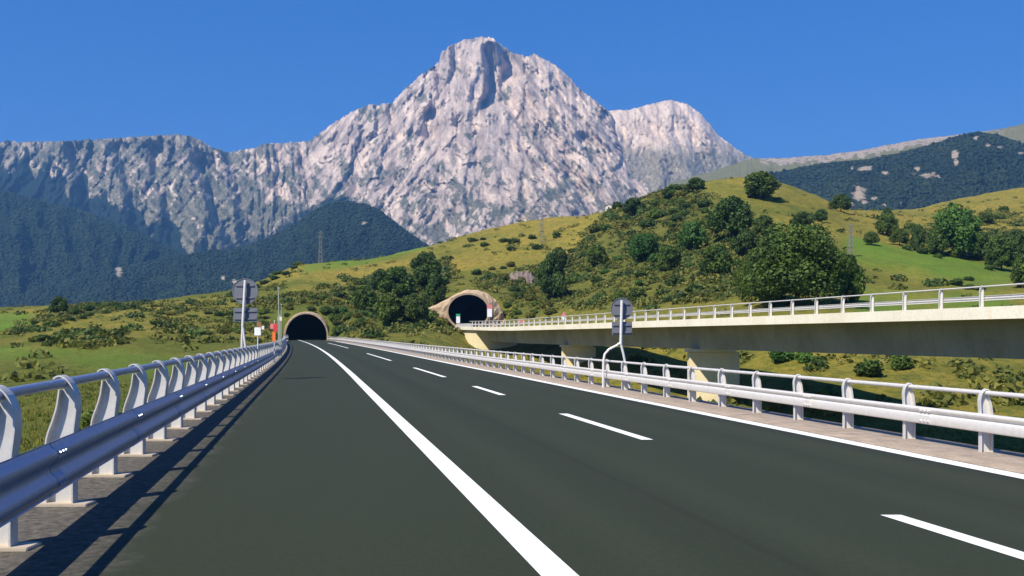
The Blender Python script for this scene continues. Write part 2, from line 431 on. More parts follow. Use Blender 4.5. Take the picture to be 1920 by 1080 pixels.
# ------------------------------------------------------------------ terrain
colx = np.concatenate([np.arange(-900, -60, 30), np.arange(-60, 1981, 5), np.arange(2000, 2901, 30)]).astype(float)
rowY = np.unique(np.round(np.concatenate([np.geomspace(2.5, 250, 150), np.arange(250, 300, 1.25), np.geomspace(300, 760, 130), np.geomspace(780, 9000, 26)]), 3))
NODES = [   # column, [(distance, 'z', height) or (distance, 'p', photo row)]
 (-900, [(0,'z',-4),(60,'z',-4),(150,'z',-1),(300,'p',600),(450,'p',580),(620,'z',0),(9000,'z',-60)]),
 (0,   [(0,'z',-3.6),(50,'z',-3.4),(100,'z',-2.6),(150,'p',662),(250,'p',620),(400,'p',577),(560,'z',2),(9000,'z',-60)]),
 (100, [(0,'z',-3.6),(50,'z',-3.2),(100,'z',-2.4),(150,'p',657),(250,'p',612),(400,'p',570),(560,'z',2),(9000,'z',-60)]),
 (250, [(0,'z',-3.4),(50,'z',-2.9),(100,'z',-2.2),(150,'p',650),(250,'p',605),(400,'p',567),(560,'z',2),(9000,'z',-60)]),
 (420, [(0,'z',-3),(60,'z',-2.6),(110,'z',-1.8),(160,'p',643),(250,'p',606),(330,'p',570),(400,'p',545),(560,'z',2),(9000,'z',-60)]),
 (500, [(0,'z',-2.6),(100,'z',-1.5),(200,'z',1.0),(250,'z',3.4),(278,'z',8.0),(340,'p',560),(420,'p',517),(600,'z',6),(9000,'z',-60)]),
 (560, [(0,'z',-2.6),(100,'z',-1.5),(200,'z',0.6),(250,'z',5.0),(278,'z',11.2),(330,'p',548),(430,'p',490),(620,'z',8),(9000,'z',-60)]),
 (640, [(0,'z',-2.6),(100,'z',-1.5),(200,'z',0.6),(250,'z',4.5),(278,'z',10.6),(330,'p',548),(440,'p',488),(640,'z',10),(9000,'z',-60)]),
 (720, [(0,'z',-3),(100,'z',-2.0),(190,'z',0.2),(240,'p',622),(300,'p',575),(380,'p',512),(470,'p',476),(680,'z',14),(9000,'z',-60)]),
 (800, [(0,'z',-3.4),(100,'z',-2.6),(190,'z',-0.4),(240,'p',620),(280,'p',580),(370,'p',505),(490,'p',459),(700,'z',16),(9000,'z',-60)]),
 (855, [(0,'z',-4),(100,'z',-3.4),(180,'z',-1.5),(225,'z',0.6),(248,'z',2.2),(262,'z',7),(282,'z',14.6),(340,'p',515),(420,'p',473),(505,'p',441),(720,'z',20),(9000,'z',-60)]),
 (885, [(0,'z',-4.4),(100,'z',-4.0),(180,'z',-3.0),(235,'z',-2.4),(252,'z',-1.6),(264,'z',2.6),(284,'z',14.6),(340,'p',512),(420,'p',466),(510,'p',435),(720,'z',20),(9000,'z',-60)]),
 (950, [(0,'z',-5.4),(100,'z',-5),(180,'z',-3.6),(235,'z',-2.4),(252,'z',-0.5),(264,'z',6),(286,'z',13.5),(350,'p',505),(430,'p',450),(520,'p',419),(740,'z',24),(9000,'z',-60)]),
 (1050,[(0,'z',-7),(110,'z',-7),(178,'z',-5.0),(215,'z',1.5),(250,'p',600),(300,'p',552),(370,'p',487),(440,'p',436),(510,'p',400),(740,'z',26),(9000,'z',-60)]),
 (1150,[(0,'z',-7.4),(115,'z',-7.4),(150,'z',-5.0),(190,'z',2.4),(230,'p',592),(290,'p',520),(370,'p',446),(470,'p',388),(720,'z',40),(9000,'z',-60)]),
 (1250,[(0,'z',-7.6),(118,'z',-7.6),(142,'z',-5.0),(178,'z',3.2),(220,'p',577),(290,'p',495),(370,'p',408),(455,'p',349),(720,'z',46),(9000,'z',-60)]),
 (1340,[(0,'z',-7.6),(118,'z',-7.6),(135,'z',-4.4),(168,'z',4.0),(200,'p',575),(270,'p',490),(350,'p',395),(445,'p',330),(720,'z',50),(9000,'z',-60)]),
 (1440,[(0,'z',-7.4),(104,'z',-7.4),(126,'z',-3.0),(155,'z',6.0),(180,'p',562),(260,'p',478),(350,'p',388),(440,'p',331),(720,'z',50),(9000,'z',-60)]),
 (1520,[(0,'z',-7.2),(96,'z',-7.2),(120,'z',-3.0),(150,'z',6.0),(180,'p',562),(260,'p',480),(350,'p',405),(440,'p',357),(720,'z',50),(9000,'z',-60)]),
 (1610,[(0,'z',-7),(88,'z',-7),(116,'z',-2.6),(150,'z',5.6),(190,'p',558),(270,'p',478),(370,'p',420),(520,'p',391),(760,'z',50),(9000,'z',-60)]),
 (1760,[(0,'z',-7),(84,'z',-7),(112,'z',-2.8),(150,'z',4.6),(200,'p',554),(290,'p',484),(420,'p',422),(600,'p',378),(820,'z',60),(9000,'z',-60)]),
 (1860,[(0,'z',-7),(84,'z',-7),(112,'z',-3.0),(150,'z',4.0),(200,'p',556),(290,'p',500),(420,'p',425),(620,'p',357),(840,'z',60),(9000,'z',-60)]),
 (1930,[(0,'z',-7),(84,'z',-7),(112,'z',-3.2),(150,'z',3.6),(200,'p',556),(290,'p',505),(420,'p',425),(620,'p',346),(840,'z',60),(9000,'z',-60)]),
 (2900,[(0,'z',-7),(84,'z',-7),(112,'z',-3.4),(150,'z',3),(200,'p',556),(290,'p',500),(420,'p',420),(620,'p',330),(840,'z',60),(9000,'z',-60)]),
]
prof = []
for cx_, nd in NODES:
    ys = [q[0] for q in nd]; zs = [q[2] if q[1] == 'z' else pz(q[2], q[0]) for q in nd]
    prof.append(np.interp(rowY, ys, zs))
prof = np.array(prof); ncx = np.array([n_[0] for n_ in NODES], float)
Z = np.empty((len(colx), len(rowY)))
for j in range(len(rowY)):
    Z[:, j] = np.interp(colx, ncx, prof[:, j])
Z = smooth(smooth(Z, 5.0, 0), 2.2, 1)
UU, YY = np.meshgrid((colx - CX) / F, rowY, indexing='ij')
XX = UU * YY
Z += fbm(XX / 26, YY / 26, 4, 3) * 1.5 * sstep(20, 200, YY) + fbm(XX / 6, YY / 6, 3, 9) * (0.12 + 0.35 * sstep(60, 300, YY))
nat = Z.copy()
# cutting and embankment of the motorway
def carve(nat, YY, lat, lo, hi, surf, kd_l, kd_r, ku, ye, drop):
    d = np.maximum(np.maximum(lo - lat, lat - hi), 0)
    kd = np.where(lat < lo, kd_l, kd_r)
    top = surf - drop + ku * d; bot = surf - drop - kd * d
    z = np.clip(nat, bot, top)
    c = sstep(ye, ye + 8, YY)
    z = z * (1 - c) + nat * c
    return z
latr = XX - (road_x(YY, 0.0))
Z = carve(Z, YY, latr, -3.3 + 1.0 * sstep(238, 258, YY), 11.5 - 1.4 * sstep(238, 258, YY), road_z(YY), 0.9, 2.6, 1.1, 263.5, 0.30)
latb = XX - bridge_x(YY, 0.0)
bm_ = (YY > 225) & (YY < 285)
zb = Z.copy(); d_ = np.maximum(np.maximum(43.5 - latb, latb - 57.0), 0)
cap_ = DECK - 0.9 + 1.2 * d_; c_ = sstep(272, 280, YY)
Z = np.where(bm_, np.minimum(Z, cap_) * (1 - c_) + Z * c_, Z)
# meadow / soil attributes follow the real patches of land
PXX = UU * F + CX; PYY = HY - (Z - H) * F / np.maximum(YY, 1)
meadow = np.zeros_like(Z)
for poly, ymin, ymax in (([(1585,440),(1640,452),(1700,468),(1790,482),(1900,508),(1900,536),(1790,532),(1680,512),(1600,492)], 150, 420),
                   ([(565,486),(690,484),(780,462),(830,450),(800,466),(690,494),(640,503),(570,512)], 250, 520),
                   ([(-400,570),(0,585),(62,588),(52,612),(0,622),(-400,640)], 150, 500),
                   ([(-200,650),(0,650),(210,657),(330,668),(400,690),(300,708),(190,700),(120,676),(0,676),(-200,680)], 30, 220),
                   ([(1600,540),(1760,550),(1900,560),(1900,640),(1600,640)], 60, 300)):
    meadow = np.maximum(meadow, (in_poly(PXX, PYY, poly) & (YY > ymin) & (YY < ymax)).astype(float))
meadow = smooth(smooth(meadow, 1.6, 0), 1.4, 1) * (1 - 0.35 * (YY < 140)) * (0.8 + 0.5 * fbm(XX / 18, YY / 40, 3, 23))
dry = 0.5 + 0.30 * sstep(35, 60, latr) * sstep(230, 170, YY) + 0.9 * fbm(XX / 60, YY / 60, 4, 21) + 0.35 * sstep(440, 640, PXX) * sstep(300, 420, YY) - 0.25 * (YY < 120)

SCR = [([(1100,430),(1150,388),(1250,356),(1310,350),(1345,372),(1400,390),(1450,440),(1400,520),(1390,565),(1240,572),(1000,590),(930,545),(1000,500),(1080,470)], 0.85),
       ([(640,560),(700,510),(840,485),(870,530),(800,580),(860,625),(620,638),(600,590)], 0.8),
       ([(250,580),(420,552),(500,532),(560,535),(620,570),(530,600),(480,645),(280,645),(300,600)], 0.30),
       ([(870,530),(1000,500),(1060,580),(960,600),(940,560)], 0.8),
       ([(0,632),(60,604),(100,574),(300,566),(220,584),(120,608),(30,630)], 0.6),
       ([(65,640),(130,622),(240,622),(235,645),(160,656),(105,652)], 0.8),
       ([(1680,440),(1780,405),(1920,385),(1920,460),(1850,450),(1720,480)], 0.35),
       ([(500,560),(700,520),(690,560),(600,585),(520,600)], 0.5),
       ([(880,480),(1000,440),(1090,420),(1150,440),(1020,480)], 0.15),
       ([(1180,640),(1420,655),(1920,676),(1920,790),(1640,800),(1400,760),(1180,700)], 0.40)]
scr = np.zeros_like(Z)
for poly, v in SCR: scr = np.maximum(scr, in_poly(PXX, PYY, poly) * (YY > 95) * v)
scr = smooth(smooth(scr, 3.0, 0), 2.0, 1) * (1 - meadow)
nr = len(rowY); nc = len(colx)
idx = np.arange(nc * nr).reshape(nc, nr)
quads = np.stack([idx[:-1, :-1], idx[1:, :-1], idx[1:, 1:], idx[:-1, 1:]], -1).reshape(-1, 4)
Yc = 0.25 * (YY[:-1, :-1] + YY[1:, 1:] + YY[1:, :-1] + YY[:-1, 1:]).ravel(); Xc = 0.25 * (XX[:-1, :-1] + XX[1:, 1:] + XX[1:, :-1] + XX[:-1, 1:]).ravel()
Zc = 0.25 * (Z[:-1, :-1] + Z[1:, 1:] + Z[1:, :-1] + Z[:-1, 1:]).ravel()
z1_, z2_ = float(road_z(YT1)) + 1.2, pz(584, YT2)
in1 = (np.abs(Xc - XT1) < 5.95) & ((Zc < z1_) | (((Xc - XT1) / 5.95) ** 2 + ((Zc - z1_) / 6.2) ** 2 < 1))
in2_ = ((Xc - XT2) / 5.9) ** 2 + ((Zc - z2_) / 5.0) ** 2 < 1
hole = (in1 & (Yc > 261.8) & (Yc < 279)) | (in2_ & (Yc > 270.5) & (Yc < 283))
quads = quads[~hole]

m = NT("hill_grass"); co = m.coords('Object')
a = m.attr("meadow"); dr = m.attr("dry")
n1 = m.noise(co, 0.055, 6, 0.62, 0.6); n2 = m.noise(co, 0.35, 6, 0.7); n3 = m.noise(co, 2.4, 5, 0.75)
dryf = m.math('ADD', m.math('MULTIPLY', dr, 0.55), m.math('MULTIPLY', m.math('SUBTRACT', n1, 0.27), 0.95))
col = m.ramp(dryf, [(0.30, (0.110, 0.125, 0.020)), (0.48, (0.190, 0.170, 0.028)), (0.66, (0.265, 0.215, 0.036)), (0.90, (0.325, 0.235, 0.042))])
col = m.mix(m.ramp(n2, [(0.50, 0.0), (0.66, 0.85)]), col, (0.090, 0.115, 0.020))
col = m.mix(m.ramp(n2, [(0.30, 0.5), (0.40, 0.0)]), col, (0.29, 0.20, 0.055))
n5 = m.noise(m.mapping(co, (1, 0.6, 1)), 0.9, 6, 0.75)
col = m.mix(m.ramp(n5, [(0.40, 0.65), (0.52, 0.0)]), col, (0.085, 0.115, 0.020))
col = m.mix(m.ramp(n5, [(0.56, 0.0), (0.68, 0.6)]), col, (0.31, 0.235, 0.06))
green = m.mix(m.ramp(n2, [(0.35, 0.0), (0.7, 1.0)]), (0.095, 0.200, 0.020), (0.140, 0.210, 0.032))
sc_ = m.math('ADD', m.math('MULTIPLY', m.attr("scr"), 0.85), m.math('MULTIPLY', m.math('SUBTRACT', n2, 0.5), 1.3))
col = m.mix(m.ramp(sc_, [(0.30, 0.0), (0.75, 0.80)]), col, m.mix(m.ramp(n3, [(0.35, 0.0), (0.65, 1.0)]), (0.050, 0.072, 0.016), (0.120, 0.130, 0.026)))
col = m.mix(m.math('MULTIPLY', a, 0.92), col, green)
col = m.mix(1.0, col, m.ramp(n3, [(0.25, 0.62), (0.75, 1.25)]), 'MULTIPLY')
m.set(col, 0.95, 0, 0.1)
h_ = m.math('ADD', m.math('MULTIPLY', n3, 0.35), n2)
m.bump(h_, 0.9, 0.9); M['hill'] = m.m
ground = np_obj("ground", np.stack([XX, YY, Z], -1).reshape(-1, 3), quads, mat=M['hill'], smooth_=True, attrs={"meadow": meadow, "dry": dry, "scr": scr})
set_props(ground, "grassy hillside and valley floor around the motorway", None, None, "structure")
if "category" in ground: del ground["category"]

logr = np.log(rowY)
def ground_z(X, Y):
    X = np.asarray(X, float); Y = np.maximum(np.asarray(Y, float), 2.6)
    px = X / Y * F + CX
    fi = np.interp(px, colx, np.arange(nc)); fj = np.interp(Y, rowY, np.arange(nr))
    i = np.clip(fi.astype(int), 0, nc - 2); j = np.clip(fj.astype(int), 0, nr - 2); a = fi - i; b = fj - j
    return (Z[i, j] * (1 - a) + Z[i + 1, j] * a) * (1 - b) + (Z[i, j + 1] * (1 - a) + Z[i + 1, j + 1] * a) * b

_march = np.concatenate([np.arange(12, 200, 0.5), np.arange(200, 760, 1.0)])
def pick(x, y, ymin=12):
    """first ground point met by the sight line through a photo pixel"""
    Ys = _march[_march >= ymin]
    gz = ground_z((x - CX) / F * Ys, Ys); rz = H + (HY - y) / F * Ys
    k = np.nonzero(gz >= rz)[0]
    if len(k) == 0:
        k = np.argmax(gz - rz)            # just over a crest: take the crest
    else:
        k = k[0]
    Y = float(Ys[k]); X = (x - CX) / F * Y
    return X, Y, float(gz[k])

# ------------------------------------------------------------------ mountains
def mountain(name, ridge, base, d0, d1, relief, xr, nrow, mat, seed, jag=4.0, dx=2.0, attrs=None, power=1.0, back=900, label=None):
    xs = np.concatenate([np.arange(xr[0], max(xr[0], -40), 12), np.arange(max(xr[0], -40), min(xr[1], 1960), dx), np.arange(min(xr[1], 1960), xr[1], 12)]).astype(float)
    yr = interp(ridge, xs) + jag * fbm(xs / 22, xs * 0, 4, seed + 50, 0.65) + jag * 0.9 * np.minimum(0, -ridged(xs / 7, xs * 0, 2, seed + 51) + 0.5)
    yb = interp(base, xs)
    t = np.linspace(0, 1, nrow)
    Xp, T = np.meshgrid(xs, t, indexing='ij')
    Yp = yb[:, None] + (yr - yb)[:, None] * T
    D0 = (interp(d0, xs) if isinstance(d0, list) else np.full(xs.shape, d0))[:, None]
    D1 = (interp(d1, xs) if isinstance(d1, list) else np.full(xs.shape, d1))[:, None]
    D = D0 + (D1 - D0) * T ** power + relief(Xp, Yp, T)
    px, py, pz_ = (Xp - CX) / F * D, D, H + (HY - Yp) / F * D
    # the far side of the mountain falls away behind the crest
    nb = 10
    s = np.linspace(0, 1, nb + 1)[1:]
    Db = D[:, -1:] + back * s[None, :]
    zb_ = pz_[:, -1:] - (pz_[:, -1:] + 45) * s[None, :] ** 1.2 * 0.9 + 25 * fbm(xs[:, None] / 40 + 0 * s[None, :], s[None, :] * 4, 3, seed + 9) * s[None, :]
    xb_ = ((xs - CX) / F)[:, None] * Db
    X3 = np.concatenate([px, xb_], 1); Y3 = np.concatenate([py, Db], 1); Z3 = np.concatenate([pz_, zb_], 1)
    n_c, n_r = X3.shape
    ii = np.arange(n_c * n_r).reshape(n_c, n_r)
    q = np.stack([ii[:-1, :-1], ii[1:, :-1], ii[1:, 1:], ii[:-1, 1:]], -1).reshape(-1, 4)
    at = {}
    for k_, fn in (attrs or {}).items():
        A = fn(Xp, Yp, T); A = np.concatenate([A, np.repeat(A[:, -1:], nb, 1)], 1); at[k_] = A
    o = np_obj(name, np.stack([X3, Y3, Z3], -1).reshape(-1, 3), q, mat=mat, smooth_=True, attrs=at)
    set_props(o, label, None, None, "structure")
    return o, xs, yr, yb, (Xp, Yp, D)

def saw(X, Y, poly, w1, w2, h, fade=18):
    p = np.array(poly, float)
    xc = np.interp(Y, p[:, 1], p[:, 0])
    d = X - xc
    up = np.clip(d / w1, 0, 1); dn = np.clip(1 - (d - w1) / w2, 0, 1)
    v = np.where(d < w1, sstep(0, 1, up), dn) * (d > 0)
    f = sstep(p[0, 1] - fade, p[0, 1] + fade * 0.3, Y) * (1 - sstep(p[-1, 1] - fade * 0.3, p[-1, 1] + fade, Y))
    return h * v * f

def rib(X, Y, poly, w, h):
    p = np.array(poly, float); best = np.full(X.shape, 1e9)
    for (x0, y0), (x1, y1) in zip(p[:-1], p[1:]):
        dx_, dy_ = x1 - x0, y1 - y0; L = dx_ * dx_ + dy_ * dy_
        tt = np.clip(((X - x0) * dx_ + (Y - y0) * dy_) / L, 0, 1)
        best = np.minimum(best, np.hypot(X - x0 - tt * dx_, Y - y0 - tt * dy_))
    return h * np.exp(-(best / w) ** 2)

def relief_main(X, Y, T):
    wx = X + 10 * fbm(X / 50, Y / 50, 3, 301); wy = Y + 10 * fbm(X / 50 + 9, Y / 50, 3, 302)
    fan = 1 + 0.40 * np.clip(wy - 70, 0, 500) / 200
    s = (wx - 915) / fan
    left = sstep(620, 420, X)
    s2 = (wx - 345) / (1 + 0.25 * np.clip(wy - 255, 0, 300) / 150)
    sx = s * (1 - left) + s2 * left
    def vee(a, b, sd): return np.abs(perlin(a, b, sd)) * 2                       # sharp gullies
    w1_ = 0.35 * fbm(wx / 60, wy / 60, 3, 46)
    st = sx / 1.0
    rough = 0.45 + 0.55 * sstep(-0.20, 0.15, fbm(X / 80, Y / 110, 3, 43))           # slabs and broken ground
    r = -115 * ridged(sx / 84 + w1_, wy / 420, 2, 31) - 54 * (1 - vee(st / 27 + w1_, wy / 210, 33)) - 36 * vee(st / 17 + w1_ * 1.5, wy / 150, 34) * rough
    r += (-12 * vee(st / 8 + w1_ * 3, wy / 36, 35) - 7 * vee(st / 4 + w1_ * 5, wy / 12, 38)) * rough - 9 * fbm(wx / 4, wy / 9, 3, 37)
    fx, fy = st + 5 * fbm(wx / 14, wy / 14, 3, 51), wy + 5 * fbm(wx / 14 + 4, wy / 14, 3, 52)
    r += 62 * facets((fx + 0.15 * fy) / 36, (fy - 0.6 * fx) / 105, 71) + 30 * facets((fx - 0.12 * fy) / 16, (fy + 0.6 * fx) / 52, 73) + 9 * facets(fx / 7, fy / 20, 75) * rough
    rgt = sstep(930, 1010, X) * (1 - left); lft = sstep(860, 780, X) * sstep(560, 640, X)
    r += -34 * vee((wx - 0.80 * wy) / 19, (wx + wy) / 240, 36) * rgt - 16 * vee((wx - 0.80 * wy) / 7, (wx + wy) / 90, 47) * rgt
    r += -30 * vee((wx + 0.85 * wy) / 20, (wx - wy) / 200, 48) * lft + -30 * vee((wx - 0.9 * wy) / 22, (wx + wy) / 150, 49) * left - 24 * vee((wx + 0.9 * wy) / 19, (wx - wy) / 150, 50) * left
    r += 60 * fbm(X / 150, Y / 120, 2, 39)
    r += saw(X, Y, [(899, 92), (906, 130), (903, 175), (893, 196)], 15, 60, 430)
    r += saw(X, Y, [(931, 88), (940, 120), (932, 150)], 15, 45, 270)
    r += saw(X, Y, [(1143, 226), (1162, 280), (1176, 325)], 18, 60, 330)
    r += saw(X, Y, [(720, 195), (722, 215), (735, 255)], 9, 30, 120)
    r += saw(X, Y, [(808, 118), (812, 150), (816, 175)], 9, 30, 90)
    r += saw(X, Y, [(770, 225), (760, 250), (755, 280)], 10, 40, 60)
    r += saw(X, Y, [(930, 190), (985, 255), (1040, 320), (1090, 380)], 11, 60, 150)
    r += saw(X, Y, [(768, 212), (772, 232), (780, 256)], 34, 40, 170)
    r += saw(X, Y, [(1075, 260), (1120, 330), (1160, 400)], 11, 50, 120)
    r += rib(X, Y, [(985, 108), (940, 155), (900, 200), (820, 225), (735, 250)], 14, -62)
    r += rib(X, Y, [(905, 70), (880, 150), (850, 210)], 14, -50)
    r += rib(X, Y, [(1005, 103), (1060, 200), (1110, 330)], 30, -70)
    for gx in (120, 205, 268, 410):                       # big gullies of the western wall
        r += saw(X, Y, [(gx - 8, 275), (gx + 12, 330), (gx + 26, 400), (gx + 30, 460)], 24, 55, 210)
    r += saw(X, Y, [(352, 300), (372, 350), (395, 420), (428, 470)], 22, 60, 200)
    return r * (0.35 + 0.65 * sstep(0.0, 0.12, T)) * (1 - 0.25 * sstep(0.96, 1.0, T))

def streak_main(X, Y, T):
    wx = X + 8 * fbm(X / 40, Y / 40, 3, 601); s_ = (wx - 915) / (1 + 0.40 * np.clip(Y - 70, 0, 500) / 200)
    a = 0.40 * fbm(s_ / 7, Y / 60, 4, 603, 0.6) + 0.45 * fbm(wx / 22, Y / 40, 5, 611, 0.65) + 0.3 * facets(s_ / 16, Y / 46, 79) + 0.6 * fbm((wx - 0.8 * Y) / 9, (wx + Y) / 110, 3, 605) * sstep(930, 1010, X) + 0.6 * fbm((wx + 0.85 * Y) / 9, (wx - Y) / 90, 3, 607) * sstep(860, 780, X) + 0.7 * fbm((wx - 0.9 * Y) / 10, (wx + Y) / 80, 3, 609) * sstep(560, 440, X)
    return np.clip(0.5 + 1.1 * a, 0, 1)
def veg_main(X, Y, T):
    wx = X + 14 * fbm(X / 40, Y / 40, 3, 401); wy = Y + 14 * fbm(X / 40 + 7, Y / 40, 3, 402)
    n = 0.75 * fbm(wx / 30, wy / 38, 5, 405, 0.62) + 0.45 * fbm((wx - 0.8 * wy) / 10, (wx + wy) / 55, 4, 408) + 0.35 * fbm((wx + 0.8 * wy) / 11, (wx - wy) / 45, 4, 409)
    low = sstep(230, 450, Y) * 0.40 + sstep(640, 420, X) * 0.32 + sstep(1180, 1260, X) * 0.35
    v = sstep(0.0, 0.17, n * 1.3 + low - 0.24)
    # western plateau turf along the crest
    v = np.maximum(v, sstep(0.80, 0.95, T) * sstep(400, 330, X) * 0.75 * sstep(-0.35, 0.1, fbm(wx / 18, wy / 18, 3, 407) + 0.25))
    return np.clip(v, 0, 1)

m = NT("limestone"); co = m.coords('Object')
v = m.attr("veg"); f_ = m.attr("wood")
n1 = m.noise(co, 0.004, 7, 0.65, 0.8); n2 = m.noise(m.mapping(co, (1, 1, 0.30), (0, 0.25, 0)), 0.030, 7, 0.7, 0.9); n3 = m.noise(co, 0.07, 6, 0.75)
sk = m.attr("streak")
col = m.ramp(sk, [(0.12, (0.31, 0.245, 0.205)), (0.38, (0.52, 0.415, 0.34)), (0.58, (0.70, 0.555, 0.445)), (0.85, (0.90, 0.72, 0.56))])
col = m.mix(m.ramp(n1, [(0.60, 0.0), (0.72, 0.45)]), col, (0.72, 0.52, 0.32))
col = m.mix(1.0, col, m.ramp(n2, [(0.35, 0.78), (0.62, 1.12)]), 'MULTIPLY')
col = m.mix(1.0, col, m.ramp(n3, [(0.3, 0.86), (0.7, 1.10)]), 'MULTIPLY')
vg = m.math('MULTIPLY', v, m.ramp(n3, [(0.34, 1.0), (0.66, 0.50)]))
col = m.mix(vg, col, (0.060, 0.084, 0.040))
wd = m.ramp(m.math('ADD', f_, m.math('MULTIPLY', m.math('SUBTRACT', n2, 0.5), 0.9)), [(0.40, 0.0), (0.55, 1.0)])
col = m.mix(wd, col, (0.016, 0.030, 0.016))
m.set(col, 0.95, 0, 0.1)
m.bump(m.math('ADD', n2, m.math('MULTIPLY', n3, 0.35)), 1.0, 22.0); M['rock'] = m.m

RIDGE_W1 = [(-900,330),(-300,335),(0,356),(60,372),(105,384),(150,392),(192,408),(215,418),(245,424),(275,440),(300,456),(330,470),(370,482),(430,486),(520,520),(640,560),(800,600)]
RIDGE_W2 = [(-900,560),(-300,562),(0,548),(70,538),(150,520),(240,497),(300,486),(380,472),(430,468),(470,458),(520,438),(555,418),(590,394),(615,382),(640,377),(665,379),(690,383),(712,394),(740,415),(770,438),(800,458),(830,478),(900,520),(1000,560)]
RIDGE_MAIN = [(-900,310),(-300,285),(0,266),(90,266),(180,262),(240,258),(345,252),(372,262),(400,280),(430,285),(470,280),(500,270),(580,266),(610,243),(650,215),(692,197),(715,198),(735,192),(762,166),(790,140),(822,118),(828,98),(850,84),(880,73),(905,69),(922,72),(945,88),(968,102),(985,107),(1005,103),(1030,115),(1062,140),(1080,160),(1100,178),(1140,207),(1165,240),(1192,290),(1230,330),(1300,360),(1500,420)]
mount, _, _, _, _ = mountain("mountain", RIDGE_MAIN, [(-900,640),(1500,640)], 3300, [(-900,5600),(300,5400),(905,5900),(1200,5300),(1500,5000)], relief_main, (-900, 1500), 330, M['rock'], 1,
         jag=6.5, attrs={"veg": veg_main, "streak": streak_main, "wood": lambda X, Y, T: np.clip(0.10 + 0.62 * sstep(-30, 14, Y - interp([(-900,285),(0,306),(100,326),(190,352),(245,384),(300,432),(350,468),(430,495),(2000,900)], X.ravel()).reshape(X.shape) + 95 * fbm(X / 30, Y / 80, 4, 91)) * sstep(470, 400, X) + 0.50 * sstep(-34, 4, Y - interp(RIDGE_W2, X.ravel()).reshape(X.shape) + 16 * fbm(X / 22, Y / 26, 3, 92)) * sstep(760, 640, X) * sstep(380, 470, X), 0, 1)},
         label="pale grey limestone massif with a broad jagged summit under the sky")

RIDGE_SEC = [(900,330),(1060,260),(1120,220),(1145,208),(1180,206),(1212,198),(1236,192),(1255,187),(1290,196),(1312,212),(1330,232),(1345,252),(1375,275),(1400,293),(1425,299),(1500,330),(1700,420)]
def relief_sec(X, Y, T):
    wx = X + 8 * fbm(X / 40, Y / 40, 3, 311); s = (wx - 1255) / (1 + 0.4 * np.clip(Y - 190, 0, 300) / 150) - 0.25 * (Y - 190)
    return (-110 * ridged(s / 60, Y / 190, 2, 61) - 45 * ridged(s / 14, Y / 70, 3, 63) - 22 * fbm(X / 5, Y / 6, 3, 65)) * (1 - 0.7 * sstep(0.93, 1, T))
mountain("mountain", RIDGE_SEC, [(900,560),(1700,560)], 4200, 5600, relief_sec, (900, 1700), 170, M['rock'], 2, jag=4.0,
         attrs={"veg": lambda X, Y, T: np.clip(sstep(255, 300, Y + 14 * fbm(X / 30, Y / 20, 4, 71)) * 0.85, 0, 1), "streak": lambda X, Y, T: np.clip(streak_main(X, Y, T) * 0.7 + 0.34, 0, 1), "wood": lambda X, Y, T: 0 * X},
         label="rounded pale rock peak behind the right shoulder of the massif")

# wooded spurs in front of the rock wall
def relief_wood(seed, a):
    def fn(X, Y, T):
        wx = X + 16 * fbm(X / 60, Y / 60, 3, seed)
        return (-a * ridged(wx / 95, Y / 220, 2, seed + 1) - a * 0.35 * ridged(wx / 34, Y / 70, 2, seed + 2) - a * 0.08 * fbm(X / 7, Y / 7, 3, seed + 3)) * (1 - 0.8 * sstep(0.9, 1, T))
    return fn
m = NT("wooded_slope"); co = m.coords('Object')
rk = m.attr("rock"); n1 = m.noise(co, 0.012, 6, 0.7); n2 = m.noise(co, 0.09, 5, 0.75)
col = m.mix(m.ramp(n1, [(0.35, 0.0), (0.7, 1.0)]), (0.016, 0.034, 0.017), (0.040, 0.060, 0.028))
col = m.mix(1.0, col, m.ramp(n2, [(0.3, 0.6), (0.7, 1.3)]), 'MULTIPLY')
n4 = m.noise(m.mapping(co, (1, 1, 1.6)), 0.035, 6, 0.75)
rr = m.ramp(m.math('ADD', rk, m.math('MULTIPLY', m.math('SUBTRACT', n4, 0.5), 1.9)), [(0.50, 0.0), (0.66, 0.95)])
col = m.mix(rr, col, m.mix(m.ramp(n2, [(0.3, 0.0), (0.7, 1.0)]), (0.38, 0.30, 0.22), (0.66, 0.53, 0.40)))
tf = m.attr("turf")
tf = m.math('MULTIPLY', tf, m.math('SUBTRACT', 1.0, rr))
col = m.mix(m.ramp(m.math('ADD', tf, m.math('MULTIPLY', m.math('SUBTRACT', n2, 0.5), 0.5)), [(0.40, 0.0), (0.6, 1.0)]), col, m.mix(n1, (0.15, 0.16, 0.045), (0.30, 0.26, 0.11)))
m.set(col, 0.95, 0, 0.1); m.bump(m.math('ADD', n2, n1), 1.0, 14.0); M['wood'] = m.m

def blobs(lst):
    def fn(X, Y, T):
        r = np.zeros_like(X)
        for x, y, a, b in lst:
            r = np.maximum(r, np.exp(-((X - x) / a) ** 2 - ((Y - y) / b) ** 2))
        return r * 0.85
    return fn
zero = lambda X, Y, T: 0 * X
w1 = mountain("forested_slope", RIDGE_W1, [(-900,650),(800,650)], 2400, [(-900,4000),(800,3500)], relief_wood(501, 150), (-900, 800), 120, M['wood'], 3, jag=5, power=0.9,
         attrs={"rock": zero, "turf": zero}, label="dark wooded mountainside below the rock wall at the left of the valley")
w2 = mountain("forested_slope", RIDGE_W2, [(-900,670),(1000,670)], 1600, [(-900,2700),(640,3100),(1000,2700)], relief_wood(521, 90), (-900, 1000), 110, M['wood'], 4, jag=3, power=0.9,
         attrs={"rock": blobs([(223, 505, 9, 20), (418, 522, 6, 7), (440, 528, 9, 6), (684, 418, 9, 4), (30, 545, 30, 3)]), "turf": zero}, label="blue green wooded spur with a pointed top in front of the massif")
